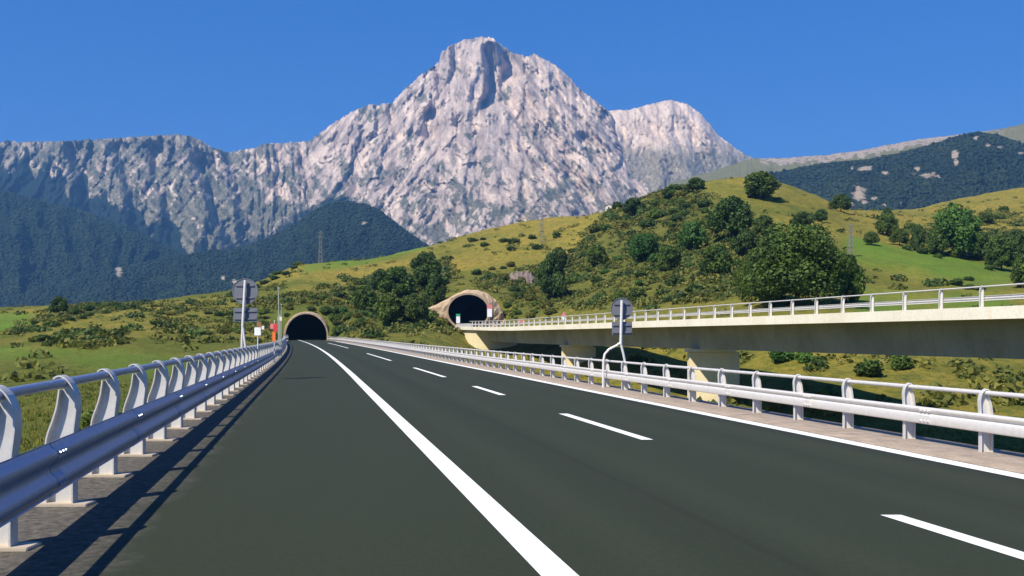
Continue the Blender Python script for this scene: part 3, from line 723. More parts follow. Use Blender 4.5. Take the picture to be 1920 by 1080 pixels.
RIDGE_R1 = [(1250,345),(1340,320),(1400,300),(1430,297),(1480,296),(1560,290),(1620,281),(1660,273),(1720,262),(1790,253),(1850,246),(1885,240),(1920,232),(2100,215),(2900,190)]
mountain("mountain", RIDGE_R1, [(1250,560),(2900,560)], 2300, [(1250,4200),(2900,3600)], relief_wood(541, 110), (1250, 2900), 120, M['wood'], 5, jag=3,
         attrs={"rock": lambda X, Y, T: sstep(0.935, 0.965, T + 0.05 * fbm(X / 14, Y / 14, 3, 77)) * 0.72 * sstep(1400, 1440, X) * sstep(1990, 1800, X), "turf": lambda X, Y, T: 0.9 * sstep(0.62, 0.72, T)}, label="long pale grassy ridge with bare rock along its crest at the right")
RIDGE_R2 = [(1380,370),(1440,326),(1500,314),(1560,304),(1620,300),(1680,288),(1740,272),(1790,256),(1830,247),(1870,252),(1900,262),(1935,275),(2100,300),(2900,330)]
w3 = mountain("forested_slope", RIDGE_R2, [(1380,600),(2900,600)], 1200, [(1380,2700),(2900,2300)], relief_wood(561, 110), (1380, 2900), 120, M['wood'], 6, jag=3, power=0.9,
         attrs={"rock": blobs([(1610, 362, 20, 20), (1590, 382, 14, 9), (1622, 380, 9, 6), (1640, 372, 10, 5), (1622, 316, 20, 7), (1598, 316, 6, 5), (1660, 324, 9, 6), (1720, 316, 9, 6), (1742, 329, 20, 7), (1758, 332, 9, 4),
                              (1790, 290, 10, 14), (1793, 306, 8, 9), (1830, 259, 8, 5), (1852, 272, 7, 5), (1875, 276, 7, 4), (1915, 287, 12, 4), (1672, 355, 5, 4), (1713, 325, 7, 4), (1660, 384, 8, 4), (1690, 381, 5, 3)]), "turf": zero}, label="dark wooded hill with bare rock patches at the right")

# the woods themselves: crowns over the spurs, one uncountable mass per slope
def crowns(name, spec, n, xr, tr, seed, label, skip=None):
    o_, xs, yr, yb, (Xp, Yp, D) = spec
    g = np.random.default_rng(seed)
    x = g.uniform(xr[0], xr[1], n); t = g.uniform(tr[0], tr[1], n)
    i = np.clip(np.interp(x, xs, np.arange(len(xs))).astype(int), 0, len(xs) - 1); j = np.clip((t * (D.shape[1] - 1)).astype(int), 0, D.shape[1] - 1)
    d = D[i, j]; yy = Yp[i, j]
    keep = fbm(x / 30, yy / 30, 3, seed) > -0.32
    if skip is not None: keep &= skip(x, yy, t) < 0.25
    x, d, yy = Xp[i, j][keep], d[keep], yy[keep]; n = len(x)
    base = np.stack([(x - CX) / F * d, d, H + (HY - yy) / F * d], -1)
    h = g.uniform(4, 8, n); r = h * g.uniform(0.6, 0.85, n)
    K = 6; prof_ = [(0.55, -0.1), (1.0, 0.35), (0.7, 0.75), (0.0, 1.0)]
    V = []; tone = []
    tn = np.clip(0.5 + fbm(base[:, 0] / 90, base[:, 2] / 90, 3, seed + 4) * 1.0 + g.normal(0, 0.08, n), 0, 1)
    for (pr, ph) in prof_:
        for k in range(K):
            an = 2 * np.pi * k / K + g.uniform(-0.4, 0.4, n)
            rr_ = r * pr * g.uniform(0.7, 1.25, n)
            V.append(np.stack([base[:, 0] + np.cos(an) * rr_, base[:, 1] + np.sin(an) * rr_, base[:, 2] + h * ph * g.uniform(0.88, 1.1, n)], -1)); tone.append(tn)
    V = np.stack(V, 1); tone = np.stack(tone, 1)
    L = len(prof_)
    fc = np.array([(l * K + k, l * K + (k + 1) % K, (l + 1) * K + (k + 1) % K, (l + 1) * K + k) for l in range(L - 1) for k in range(K)])
    faces = (fc[None] + (np.arange(n) * L * K)[:, None, None]).reshape(-1, 4)
    o = np_obj(name, V.reshape(-1, 3), faces, mat=M['forest'], attrs={"tone": tone})
    return set_props(o, label, "forest", None, "stuff")
crowns("forest", w1, 9000, (-120, 520), (0.30, 0.99), 11, "dark distant forest covering the left mountainside", lambda x, y, t: 0 * x)
crowns("forest", w2, 15000, (-120, 900), (0.35, 0.995), 12, "blue green distant forest covering the pointed spur", lambda x, y, t: blobs([(223, 505, 9, 20), (418, 522, 6, 7), (440, 528, 9, 6), (684, 418, 9, 4)])(x, y, t))
_r3 = blobs([(1610, 362, 20, 20), (1590, 382, 14, 9), (1622, 380, 9, 6), (1640, 372, 10, 5), (1622, 316, 20, 7), (1598, 316, 6, 5), (1660, 324, 9, 6), (1720, 316, 9, 6), (1742, 329, 20, 7), (1790, 290, 10, 14), (1793, 306, 8, 9), (1830, 259, 8, 5), (1852, 272, 7, 5), (1875, 276, 7, 4), (1915, 287, 12, 4)])
crowns("forest", w3, 9000, (1420, 2040), (0.50, 0.995), 13, "dark distant forest covering the right hand hill", _r3)

# ------------------------------------------------------------------ road, shoulder, markings
def strip(name, lo, hi, Ys, z, mat, ncol=1, kind="structure", thick=None, label=None):
    """a sheet that follows the road between two lateral positions"""
    V = []; U = []; Fc = []
    for Y in Ys:
        a = lo(Y) if callable(lo) else lo; b = hi(Y) if callable(hi) else hi
        row = [(a + (b - a) * k / ncol, z) for k in range(ncol + 1)]
        if thick: row = [(a, z - thick)] + row + [(b, z - thick)]
        for (u_, dz) in row:
            V.append((float(road_x(Y, u_)), float(Y), float(road_z(Y)) + dz)); U.append(u_)
    w = len(V) // len(Ys)
    for i in range(len(Ys) - 1):
        for k in range(w - 1):
            Fc.append((i * w + k, i * w + k + 1, (i + 1) * w + k + 1, (i + 1) * w + k))
    o = np_obj(name, V, Fc, mat=mat, attrs={"u": np.array(U)})
    return set_props(o, label, None, None, kind)

road_left = lambda Y: -3.15 + 2.35 * float(sstep(236, 258, Y))
road_right = lambda Y: 9.80 - 0.9 * float(sstep(236, 262, Y))
sh_right = lambda Y: 11.45 - 2.0 * float(sstep(225, 258, Y))
YR = [float(v) for v in np.concatenate([np.arange(-14, 60, 2.0), np.arange(60, 331, 3.0)])]
strip("road", road_left, road_right, YR, 0.0, M['asphalt'], 14, thick=0.4, label="smooth dark green grey motorway surface")
strip("shoulder", lambda Y: road_right(Y) + 0.001, sh_right, [y for y in YR if y <= 266], 0.015, M['shoulder'], 3, thick=0.6, label="pale stony verge between the edge line and the right barrier")
strip("solid_line", 1.81, 2.11, [y for y in YR if y <= 300], 0.006, M['paint'], label="solid white line")
strip("edge_line", 9.44 - 0.02, 9.74, [y for y in YR if y <= 235], 0.006, M['paint'], label="white line along the right edge")
for a_, b_ in ((3.6, 10.55), (18.2, 24.3), (32.0, 37.6), (46.0, 59.5), (76.0, 104.0), (140.0, 205.0)):
    n_ = max(2, int((b_ - a_) / 2.5) + 1)
    strip("dashed_line", 6.02, 6.24, list(np.linspace(a_, b_, n_)), 0.006, M['paint'], label="white lane dash")

# ------------------------------------------------------------------ guard rails
def post_mesh(name, road_edge, back_edge, depth, mat, th=0.009, sgn=1, depth_back=None):
    """channel post: the road edge and the back edge are flanges, the web joins them on the far side"""
    b = MB(); n = min(len(road_edge), len(back_edge))
    def flange(curve, depth):
        rings = []
        for i, (q, z) in enumerate(curve):
            q0, z0 = curve[max(i - 1, 0)]; q1, z1 = curve[min(i + 1, len(curve) - 1)]
            L = math.hypot(q1 - q0, z1 - z0) or 1; nq, nz = (z1 - z0) / L * th, -(q1 - q0) / L * th
            rings.append([(sgn * (q - nq), -depth, z - nz), (sgn * (q + nq), -depth, z + nz), (sgn * (q + nq), 0.004, z + nz), (sgn * (q - nq), 0.004, z - nz)])
        b.sweep(rings)
    flange(road_edge, depth); flange(back_edge, depth_back or depth)
    rings = [[(sgn * (road_edge[i][0] - th), 0, road_edge[i][1]), (sgn * (back_edge[i][0] + th), 0, back_edge[i][1]),
              (sgn * (back_edge[i][0] + th), -th, back_edge[i][1]), (sgn * (road_edge[i][0] - th), -th, road_edge[i][1])] for i in range(n)]
    b.sweep(rings)
    return b.mesh(name, mat)

def refine(c, k=3):
    """Catmull-Rom through the given points"""
    out = []
    for i in range(len(c) - 1):
        p0 = c[max(i - 1, 0)]; p1 = c[i]; p2 = c[i + 1]; p3 = c[min(i + 2, len(c) - 1)]
        for s_ in range(k):
            t = s_ / k
            out.append(tuple(0.5 * (2 * p1[j] + (p2[j] - p0[j]) * t + (2 * p0[j] - 5 * p1[j] + 4 * p2[j] - p3[j]) * t * t + (3 * p1[j] - p0[j] - 3 * p2[j] + p3[j]) * t ** 3) for j in (0, 1)))
    out.append(tuple(c[-1])); return out

FLAT = ((0, 0.10), (0.02, 0.55), (0.06, 0.88), (0.14, 1.0), (0.34, 1.0), (0.52, 0.97), (0.58, 0.80), (0.63, 0.42), (0.67, 0.36), (0.71, 0.44), (0.76, 0.85), (0.81, 1.0), (0.90, 0.98), (0.95, 0.75), (0.985, 0.3), (1.0, 0.10))
def w_profile(z0, z1, q0, depth, flat=False, t=0.006):
    h = z1 - z0; c = []
    if flat:
        c = [(q0 + depth * d, z0 + h * a) for a, d in FLAT]
        return c + [(q - t, z) for q, z in reversed(c)]
    for a, d in ((0, 0.15), (0.03, 0.0), (0.10, 0.25), (0.15, 0.85), (0.20, 1.0), (0.29, 1.0), (0.34, 0.85), (0.42, 0.18), (0.47, 0.08), (0.53, 0.08), (0.58, 0.18), (0.66, 0.85), (0.71, 1.0), (0.80, 1.0), (0.85, 0.85), (0.90, 0.25), (0.97, 0.0), (1.0, 0.15)):
        c.append((q0 + depth * d, z0 + h * a))
    return c + [(q - t, z) for q, z in reversed(c)]

def guardrail(name, label, group, pt, Yposts, sgn, post_me, beam, tube_qz, tube_r, y0, y1, mats, ang, pad=None, splices=(), step=2.0):
    root = thing(name, pt(Yposts[0]), label, "guard rail", group)
    base = Vector(root.location)
    ys = list(np.arange(y0, y1, step)) + [y1]
    def ring(Y, prof):
        p = pt(Y); return [(p[0] + sgn * q, p[1], p[2] + z) for q, z in prof]
    b = MB(); b.sweep([ring(Y, w_profile(*beam)) for Y in ys]); b.build("beam", mats[0], root, True)
    b = MB(); b.tube([(pt(Y)[0] + sgn * tube_qz[0], pt(Y)[1], pt(Y)[2] + tube_qz[1]) for Y in ys], tube_r, 12); b.build("handrail", mats[0], root, True)
    for k, Y in enumerate(Yposts[:100]):
        o = link(bpy.data.objects.new("post", post_me)); o.parent = root
        o.location = Vector(pt(Y)) - base; o.rotation_euler = (0, 0, ang)
        if pad:
            c = link(bpy.data.objects.new("base_pad", pad)); c.parent = o
    for Y in splices:
        b = MB(); pr_ = list(w_profile(*beam)); pr_ = [(q + 0.005, z) for q, z in pr_]
        b.sweep([ring(Y + e, pr_) for e in (-0.16, 0.16)])
        for e in (-0.11, 0.0, 0.11):
            for fz in (0.22, 0.80):
                p = pt(Y + e); c = (p[0] + sgn * (beam[2] + beam[3] + 0.002), p[1], p[2] + beam[0] + (beam[1] - beam[0]) * fz)
                b.tube([c, (c[0] + sgn * 0.024, c[1], c[2])], 0.017, 6)
        b.build("splice", mats[0], root)
    if len(Yposts) > 100:
        b = MB()
        vs = [v.co.copy() for v in post_me.vertices]; fs = [tuple(p.vertices) for p in post_me.polygons]
        for Y in Yposts[100:]:
            b.add([tuple(Vector(pt(Y)) + v) for v in vs], fs)
        o = b.build("posts", mats[1], root); o["kind"] = "stuff"
    return root

left_road = refine([(0.165, 0.0), (0.165, 0.50), (0.165, 0.74), (0.19, 0.95), (0.205, 1.10), (0.19, 1.25), (0.135, 1.37), (0.06, 1.44), (0.0, 1.45), (-0.05, 1.42)])
left_back = refine([(-0.15, 0.0), (-0.15, 0.50), (-0.145, 0.74), (-0.075, 0.95), (-0.03, 1.10), (-0.01, 1.22), (0.0, 1.30)])
post_l = post_mesh("post", left_road, left_back, 0.13, M['galv_post'], depth_back=0.09)
b = MB(); b.box(-0.24, 0.34, -0.17, 0.12, -0.02, 0.03); pad_l = b.mesh("base_pad", M['pad'], bevel=0.008)
ang0 = -math.atan((585 - CX) / F)
pl = lambda Y: road_p(Y, -2.82 + 1.6 * float(sstep(225, 258, Y)))
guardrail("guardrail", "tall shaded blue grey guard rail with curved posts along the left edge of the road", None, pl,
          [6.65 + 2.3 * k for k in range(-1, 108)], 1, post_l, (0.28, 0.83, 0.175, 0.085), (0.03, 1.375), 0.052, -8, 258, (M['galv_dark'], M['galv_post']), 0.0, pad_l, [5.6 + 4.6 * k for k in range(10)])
right_road = refine([(0.085, 0.0), (0.085, 0.55), (0.095, 0.74), (0.10, 0.86), (0.07, 0.97), (0.0, 1.035), (-0.05, 1.01)])
right_back = refine([(-0.10, 0.0), (-0.10, 0.55), (-0.085, 0.74), (-0.06, 0.86), (-0.03, 0.93)])
post_r = post_mesh("post", right_road, right_back, 0.085, M['galv_light'], sgn=-1)
pr = lambda Y: road_p(Y, 10.95 - 1.75 * float(sstep(225, 258, Y)))
guardrail("guardrail", "low sunlit white guard rail along the stony verge on the right of the road", None, pr,
          [7.9 + 2.08 * k for k in range(0, 118)], -1, post_r, (0.34, 0.645, 0.10, 0.07, True), (0.0, 0.975), 0.038, -8, 258, (M['galv_light'], M['galv_light']), 0.0, None, [9.2 + 4.16 * k for k in range(9)])

# ------------------------------------------------------------------ viaduct on the right
def dz(Y): return 0.55 * float(sstep(200, 268, Y))
M['asphalt_v'] = mat_simple('viaduct_asphalt', (0.03, 0.036, 0.03), 0.85, 0, 0.2)
via = thing("viaduct", (float(bridge_x(119, 50)), 119, float(ground_z(bridge_x(119, 50), 119))), "concrete box girder viaduct with cream deck edge curving out of the upper tunnel", "bridge")
YV = [14, 40, 63.5, 63.9, 90, 120, 150, 180, 200, 220, 240, 255, 268, 290, 312]
def vring(Y, sec): return [(float(bridge_x(Y, q)), Y, z + dz(Y)) for q, z in sec]
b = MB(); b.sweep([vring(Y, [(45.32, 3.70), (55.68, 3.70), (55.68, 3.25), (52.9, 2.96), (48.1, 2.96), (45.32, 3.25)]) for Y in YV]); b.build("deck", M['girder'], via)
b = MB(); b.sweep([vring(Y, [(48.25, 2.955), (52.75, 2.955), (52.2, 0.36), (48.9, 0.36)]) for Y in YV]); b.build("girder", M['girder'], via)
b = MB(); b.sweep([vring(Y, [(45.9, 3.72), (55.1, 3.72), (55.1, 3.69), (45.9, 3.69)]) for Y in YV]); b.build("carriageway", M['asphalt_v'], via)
for lo_, hi_ in ((45.0, 45.318), (55.682, 56.0)):
    b = MB()
    for ya, yb2 in ((14, 63.55), (63.75, 312)):
        b.sweep([vring(Y, [(lo_, 3.78), (hi_, 3.78), (hi_, 2.98), (lo_, 2.98)]) for Y in [ya] + [y for y in YV if ya < y < yb2] + [yb2]])
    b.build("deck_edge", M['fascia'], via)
for Yp_ in (60.0, 119.0, 174.0):
    gz = -12.0
    b = MB()
    sec = [(48.0, gz), (53.9, gz), (53.9, -0.02), (48.0, -0.02)]
    b.sweep([[(float(bridge_x(Yp_, q)), Yp_ + e, z) for q, z in sec] for e in (-0.9, 0.9)])
    pier = b.build("pier", M['pier'], via, bevel=0.05)
    b = MB(); sec = [(47.7, 0.0), (53.4, 0.0), (53.4, 0.345), (47.7, 0.345)]
    b.sweep([[(float(bridge_x(Yp_, q)), Yp_ + e, z) for q, z in sec] for e in (-1.15, 1.15)])
    o = b.build("pier_cap", M['fascia'], via)
    o.parent = pier
b = MB(); b.sweep([[(float(bridge_x(Y, q)), Y, z + (dz(Y) if z > 0 else 0)) for q, z in ((45.6, -6), (55.4, -6), (55.4, 2.95), (45.6, 2.95))] for Y in (240, 250, 262, 272)])
b.build("abutment", M['pier'], via)

vr_road = refine([(0.11, 0.0), (0.11, 0.70), (0.12, 1.0), (0.12, 1.18), (0.09, 1.32), (0.02, 1.40), (-0.06, 1.39)])
vr_back = refine([(-0.13, 0.0), (-0.13, 0.70), (-0.12, 1.0), (-0.10, 1.18), (-0.05, 1.29)])
post_v = post_mesh("post", vr_road, vr_back, 0.12, M['galv_light'], th=0.012)
pv = lambda Y: (float(bridge_x(Y, 45.28)), float(Y), 3.78 + dz(Y))
guardrail("guardrail", "pale guard rail with square openings along the edge of the raised viaduct", None, pv,
          [36.6 + 4.05 * k for k in range(0, 52)], 1, post_v, (0.42, 0.74, 0.14, 0.08), (0.0, 1.33), 0.05, 15, 247, (M['galv_light'], M['galv_light']), 0.0, step=6)

# ------------------------------------------------------------------ tunnels
def arch(cx, cz, ax, az, a0, a1, n=28):
    return [(cx + ax * math.cos(R(a0 + (a1 - a0) * k / n)), cz + az * math.sin(R(a0 + (a1 - a0) * k / n))) for k in range(n + 1)]
def at_y(poly, Y): return [(x, Y, z) for x, z in poly]

zr1 = float(road_z(YT1))
t1 = thing("tunnel_portal", (XT1, YT1, zr1), "plain arched tunnel mouth at the end of the road with a thin pale rim", "tunnel")
inn = [(XT1 + 5.5, zr1 - 0.6)] + arch(XT1, zr1 + 1.2, 5.5, 5.8, 0, 180) + [(XT1 - 5.5, zr1 - 0.6)]
out = [(XT1 + 6.2, zr1 - 0.6)] + arch(XT1, zr1 + 1.2, 6.15, 6.45, 0, 180) + [(XT1 - 6.2, zr1 - 0.6)]
mid = [(XT1 + 5.85, zr1 - 0.6)] + arch(XT1, zr1 + 1.2, 5.85, 6.15, 0, 180) + [(XT1 - 5.85, zr1 - 0.6)]
b = MB(); b.sweep([at_y(inn, YT1 + 0.0), at_y(mid, YT1 + 0.0), at_y(out, YT1 + 0.45), at_y(out, YT1 + 15), at_y(inn, YT1 + 15), at_y(inn, YT1 + 0.0)], closed=False)
b.build("arch_rim", M['portal_rim'], t1, True)
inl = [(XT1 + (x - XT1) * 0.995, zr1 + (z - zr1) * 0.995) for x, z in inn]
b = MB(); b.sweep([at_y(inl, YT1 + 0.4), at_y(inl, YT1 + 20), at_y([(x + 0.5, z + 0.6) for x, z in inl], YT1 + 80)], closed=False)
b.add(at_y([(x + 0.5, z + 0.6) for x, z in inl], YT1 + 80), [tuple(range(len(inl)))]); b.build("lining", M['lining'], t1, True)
b = MB(); b.box(XT1 - 5.9, XT1 + 5.9, 261.5, YT1 + 60, zr1 - 0.5, zr1 - 0.12); b.build("floor", M['asphalt'], t1)

zr2 = DECK + dz(YT2)
t2 = thing("tunnel_portal", (XT2, YT2, zr2), "round tunnel mouth with a flared buff stone collar above the viaduct", "tunnel")
pxm = YT2 / F
in2 = arch(XT2, pz(584, YT2), 37.5 * pxm, 31.5 * pxm, -58, 238, 40)
rim = arch(XT2, pz(584, YT2), 41.0 * pxm, 35.0 * pxm, -58, 238, 40)
b = MB(); b.sweep([at_y(in2, YT2 + 13), at_y(in2, YT2 - 0.3), at_y(rim, YT2 - 0.3), at_y(rim, YT2 + 13)], closed=False); b.build("arch_rim", M['portal_rim'], t2, True)
outl = [(952, 612), (948, 600), (944, 588), (938, 574), (929, 562), (917, 552), (903, 546), (888, 542.5), (873, 543.5), (859, 549), (842, 558), (822, 569), (798, 580), (806, 588), (812, 597), (838, 602), (852, 614)]
seg = np.cumsum([0] + [math.dist(outl[i], outl[i + 1]) for i in range(len(outl) - 1)])
tt_ = np.linspace(0, seg[-1], 41)
ox = np.interp(tt_, seg, [p[0] for p in outl]); oy = np.interp(tt_, seg, [p[1] for p in outl])
YO = YT2 + 3.0
outer = [((a - CX) / F * YO, YO + 0.0, pz(c, YO)) for a, c in zip(ox, oy)]
rimp = at_y([(XT2 + (x - XT2) * 0.99, z) for x, z in rim], YT2 - 0.05)
crings = [rimp]; NS = 9
for k in range(1, NS + 1):
    t = k / NS; ring = []
    for i, (p, q) in enumerate(zip(rimp, outer)):
        v = np.array(p) * (1 - t) + np.array(q) * t
        nz_ = 0.75 * float(fbm(np.array(v[0] / 1.9), np.array(v[2] / 1.9), 3, 801)) + (0.35 * float(perlin(np.array(i * 0.9), np.array(0.3), 802)) if k == NS else 0)
        ring.append((v[0], v[1] - 0.5 * math.sin(math.pi * t) - nz_, v[2] + 0.4 * nz_ * t))
    crings.append(ring)
b = MB(); b.sweep(crings + [[(XT2 + (x - XT2) * 1.02, y + 9, z - 0.2) for x, y, z in crings[-1]]], closed=False); b.build("collar", M['portal'], t2)
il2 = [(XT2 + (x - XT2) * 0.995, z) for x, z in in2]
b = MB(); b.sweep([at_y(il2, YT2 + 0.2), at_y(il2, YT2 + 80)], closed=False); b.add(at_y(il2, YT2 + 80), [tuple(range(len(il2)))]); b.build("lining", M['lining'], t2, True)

b = MB(); sec = [(45.45, 0.0), (46.05, 0.0), (45.95, 0.25), (45.83, 0.85), (45.67, 0.85), (45.55, 0.25)]
b.sweep([[(float(bridge_x(Y, q)), Y, 3.78 + dz(Y) + z) for q, z in sec] for Y in (247.5, 252, 260, 269)])
o = b.build("concrete_barrier", M['jersey'], origin=(float(bridge_x(258, 45.7)), 258, 3.78 + dz(258)))
set_props(o, "grey concrete barrier at the mouth of the upper tunnel", "barrier")

# ------------------------------------------------------------------ road signs seen from behind
def round_sign(Y, cx, cy, rpx, plate, post_px, legs, label, rp=0.05):
    s_ = Y / F
    foot = P(legs[0][-1][0], 0, Y)
    root = thing("road_sign", (P(post_px[0][0], 0, Y)[0], Y, float(road_z(Y))), label, "road sign", None)
    q = lambda x, y, dy=0.0: (P(x, y, Y)[0], Y + dy, pz(y, Y))
    c = q(cx, cy); r_ = rpx * s_
    b = MB(); b.disc((c[0], c[2]), r_, Y + 0.14, Y + 0.16, 40); d = b.build("sign_disc", M['sign_back'], root, bevel=0.004)
    b = MB()
    for k in range(40):
        a0, a1 = 2 * math.pi * k / 40, 2 * math.pi * (k + 1) / 40
        f2 = [(c[0] + math.cos(a) * rr_, yy, c[2] + math.sin(a) * rr_) for a in (a0, a1) for rr_, yy in ((r_ * 1.02, Y + 0.12), (r_ * 1.02, Y + 0.165), (r_ * 0.965, Y + 0.165), (r_ * 0.965, Y + 0.12))]
        b.add(f2, [(0, 1, 5, 4), (1, 2, 6, 5), (2, 3, 7, 6), (3, 0, 4, 7)])
    b.build("rim", M['sign_back'], root).parent = d
    x0, x1, y0, y1 = plate
    a, e = q(x0, y1), q(x1, y0)
    b = MB(); b.box(a[0], e[0], Y + 0.14, Y + 0.16, a[2], e[2]); b.build("plate", M['sign_back'], root, bevel=0.004)
    b = MB()
    for yy, hw in ((cy - rpx * 0.45, 0.72), (cy + rpx * 0.5, 0.72), (y0 + (y1 - y0) * 0.25, 0.85), (y0 + (y1 - y0) * 0.8, 0.85)):
        w_ = rpx * s_ * hw; z_ = pz(yy, Y)
        b.box(c[0] - w_, c[0] + w_, Y + 0.095, Y + 0.138, z_ - 0.028, z_ + 0.028)
    b.build("bracket", M['sign_back'], root)
    b = MB(); b.tube([q(*p) for p in post_px], rp, 14); b.build("post", M['galv_light'], root, True)
    for lg in legs:
        b = MB(); b.tube([q(*p) for p in lg], rp * 0.82, 12); b.build("leg", M['galv_light'], root, True)
    return root
YS = 36.3
fy = HY + H * F / YS
round_sign(YS, 1166.5, 579, 20.5, (1148, 1186, 603, 628), [(1166, 563), (1165, 600), (1164, 646)],
           [[(1164, 642), (1156, 648), (1142, 655), (1134, 664), (1131.5, 676), (1131, 700), (1131, fy)], [(1164, 644), (1169, 664), (1176, 700), (1181, fy)]],
           "grey round sign back on a forked pole behind the right guard rail", 0.055)
YS2 = 42.5
fy2 = HY + H * F / YS2
round_sign(YS2, 458, 546, 24, (436, 481, 577, 603), [(460, 525), (458, 560), (455, 612)],
           [[(455, 606), (456.5, 622), (460, 648), (463, fy2)], [(455, 606), (453.5, 640), (452, fy2)]],
           "tall grey round sign back over a square plate behind the left guard rail", 0.062)

# small board signs and posts beside the left rail
def post_sign(Y, x, ytop, ybot, w, panels, label, cat="sign", pr=0.03, zfoot=None, post_mat='galv_light', xr_post=None, name="sign_board"):
    s_ = Y / F
    zf = float(road_z(Y)) if zfoot is None else zfoot
    root = thing(name, (P(x, 0, Y)[0], Y, zf), label, cat)
    X0 = P(x, 0, Y)[0]
    b = MB(); b.tube([(X0, Y, zf), (X0, Y, pz(ytop, Y))], pr, 10); b.build("post", M[post_mat], root, True)
    for (dx, y0, y1, wp, mt, shape, nm) in panels:
        b = MB(); xc = X0 + dx * s_; hw = wp * s_ / 2; z0, z1 = pz(y1, Y), pz(y0, Y)
        if shape == 'tri':
            b.prism([(xc - hw, z0), (xc + hw, z0), (xc, z1)], Y - pr - 0.03, Y - pr - 0.008)
        elif shape == 'disc':
            b.disc((xc, (z0 + z1) / 2), hw, Y - pr - 0.03, Y - pr - 0.008, 24)
        else:
            b.box(xc - hw, xc + hw, Y - pr - 0.03, Y - pr - 0.008, z0, z1)
        b.build(nm, M[mt], root, bevel=0.004)
    return root
post_sign(48.5, 483.5, 603, 652, 18, [(0, 614, 629, 12, 'white', 'box', 'panel'), (3, 603.5, 613.4, 8, 'brown', 'box', 'top_panel'), (10, 611, 618, 5, 'cream', 'box', 'side_panel')],
          "white panel with a small brown board above it behind the left rail")
post_sign(67.0, 514.5, 600, 640, 14, [(2.5, 607, 622, 8, 'red', 'box', 'panel'), (-4.5, 607, 617, 6, 'pink', 'box', 'side_panel'), (-0.5, 622.3, 640, 6, 'orange', 'box', 'lower_panel')],
          "upright marker board, red above and orange below, beside the left rail", "marker")
post_sign(84.0, 525, 590, 640, 6, [(0, 594, 601.5, 8, 'cream', 'box', 'panel')], "small cream board on a low post near the road tunnel", "sign")
for (Y_, x_, y0_, r_, lab) in ((82.0, 522.5, 541, 0.05, "tall slim pale pole left of the road tunnel"), (88.0, 527.5, 571, 0.04, "shorter slim pole left of the road tunnel")):
    b = MB(); zf = float(ground_z(P(x_, 0, Y_)[0], Y_)); X_ = P(x_, 0, Y_)[0]
    root = thing("pole", (X_, Y_, zf), lab, "pole")
    b.tube([(X_, Y_, zf - 0.3), (X_, Y_, pz(y0_ + 20, Y_)), (X_ , Y_, pz(y0_, Y_))], [r_ * 1.2, r_, r_ * 0.8], 10); b.build("shaft", M['pole'], root, True)
    b = MB(); b.box(X_ - r_ * 2.2, X_ + r_ * 2.2, Y_ - r_, Y_ + r_, pz(y0_, Y_), pz(y0_, Y_) + r_ * 1.6); b.build("cap", M['pole'], root)

# signs on the viaduct
def vsign(Y, x, yt, w, h, parts, label):
    zf = 3.78 + dz(Y); X_ = P(x, 0, Y)[0]
    root = thing("sign_board", (X_, Y, zf), label, "sign")
    b = MB(); b.tube([(X_, Y, zf), (X_, Y, pz(yt + 2, Y))], 0.05, 8); b.build("post", M['galv_light'], root, True)
    for (y0, y1, wp, mt, shape, nm) in parts:
        b = MB(); hw = wp / 2 * Y / F
        if shape == 'tri': b.prism([(X_ - hw, pz(y1, Y)), (X_ + hw, pz(y1, Y)), (X_, pz(y0, Y))], Y - 0.09, Y - 0.055)
        else: b.box(X_ - hw, X_ + hw, Y - 0.09, Y - 0.055, pz(y1, Y), pz(y0, Y))
        b.build(nm, M[mt], root)
Yv1 = F * 45.9 / (1057 - 538)
vsign(Yv1, 1057, 584, 12, 20, [(584, 594, 12, 'pink', 'tri', 'panel'), (594.2, 603, 9, 'white', 'box', 'lower_panel')], "red triangular sign over a white plate beside the viaduct rail")
Yv2 = F * 45.9 / (976 - 538)
vsign(Yv2, 976, 599, 12, 10, [(599.5, 608, 13, 'pink', 'box', 'panel')], "low faded red board beside the viaduct rail")
vsign(267.5, 918, 572, 12, 24, [(571, 578.5, 10, 'pink', 'box', 'panel'), (579, 594, 9, 'white', 'box', 'lower_panel')], "white plate with a red band at the right edge of the upper tunnel mouth")
vsign(268.0, 859, 588, 9, 18, [(588.5, 593, 8, 'green_sign', 'box', 'panel'), (593.3, 606, 7, 'white', 'box', 'lower_panel')], "white plate with a green top inside the left edge of the upper tunnel mouth")

# ------------------------------------------------------------------ lattice pylons, hill house, rock outcrop
def pylon(x, ybase, ytop, Y, wpx, label, X=None):
    Xb, zb_ = P(x, 0, Y)[0], float(ground_z(P(x, 0, Y)[0], Y))
    zt = pz(ytop, Y); h = zt - zb_; w = wpx * Y / F / 2
    root = thing("lattice_pylon", (Xb, Y, zb_), label, "pylon", "lattice pylons on the hillside")
    b = MB(); n = 7; r_ = max(0.04, h * 0.0055)
    lv = []
    for k in range(n + 1):
        t = k / n; ww = w * (1 - 0.72 * t); z = zb_ - 0.3 + (h + 0.3) * t
        lv.append([(Xb + sx * ww, Y + sy * ww, z) for sx, sy in ((-1, -1), (1, -1), (1, 1), (-1, 1))])
    for c in range(4): b.tube([lv[k][c] for k in range(n + 1)], r_ * 1.2, 5)
    for k in range(n):
        for c in range(4):
            b.tube([lv[k][c], lv[k + 1][(c + 1) % 4]], r_ * 0.7, 4); b.tube([lv[k][(c + 1) % 4], lv[k + 1][c]], r_ * 0.7, 4)
    b.build("mast", M['lattice'], root)
    b = MB()
    for t in (0.80, 0.93):
        z = zb_ + h * t; b.tube([(Xb - w * 1.5, Y, z), (Xb + w * 1.5, Y, z)], r_, 5)
        for sx in (-1, 1): b.tube([(Xb + sx * w * 1.4, Y, z), (Xb + sx * w * 1.4, Y, z - h * 0.04)], r_ * 1.2, 5)
    b.build("crossarm", M['lattice'], root)
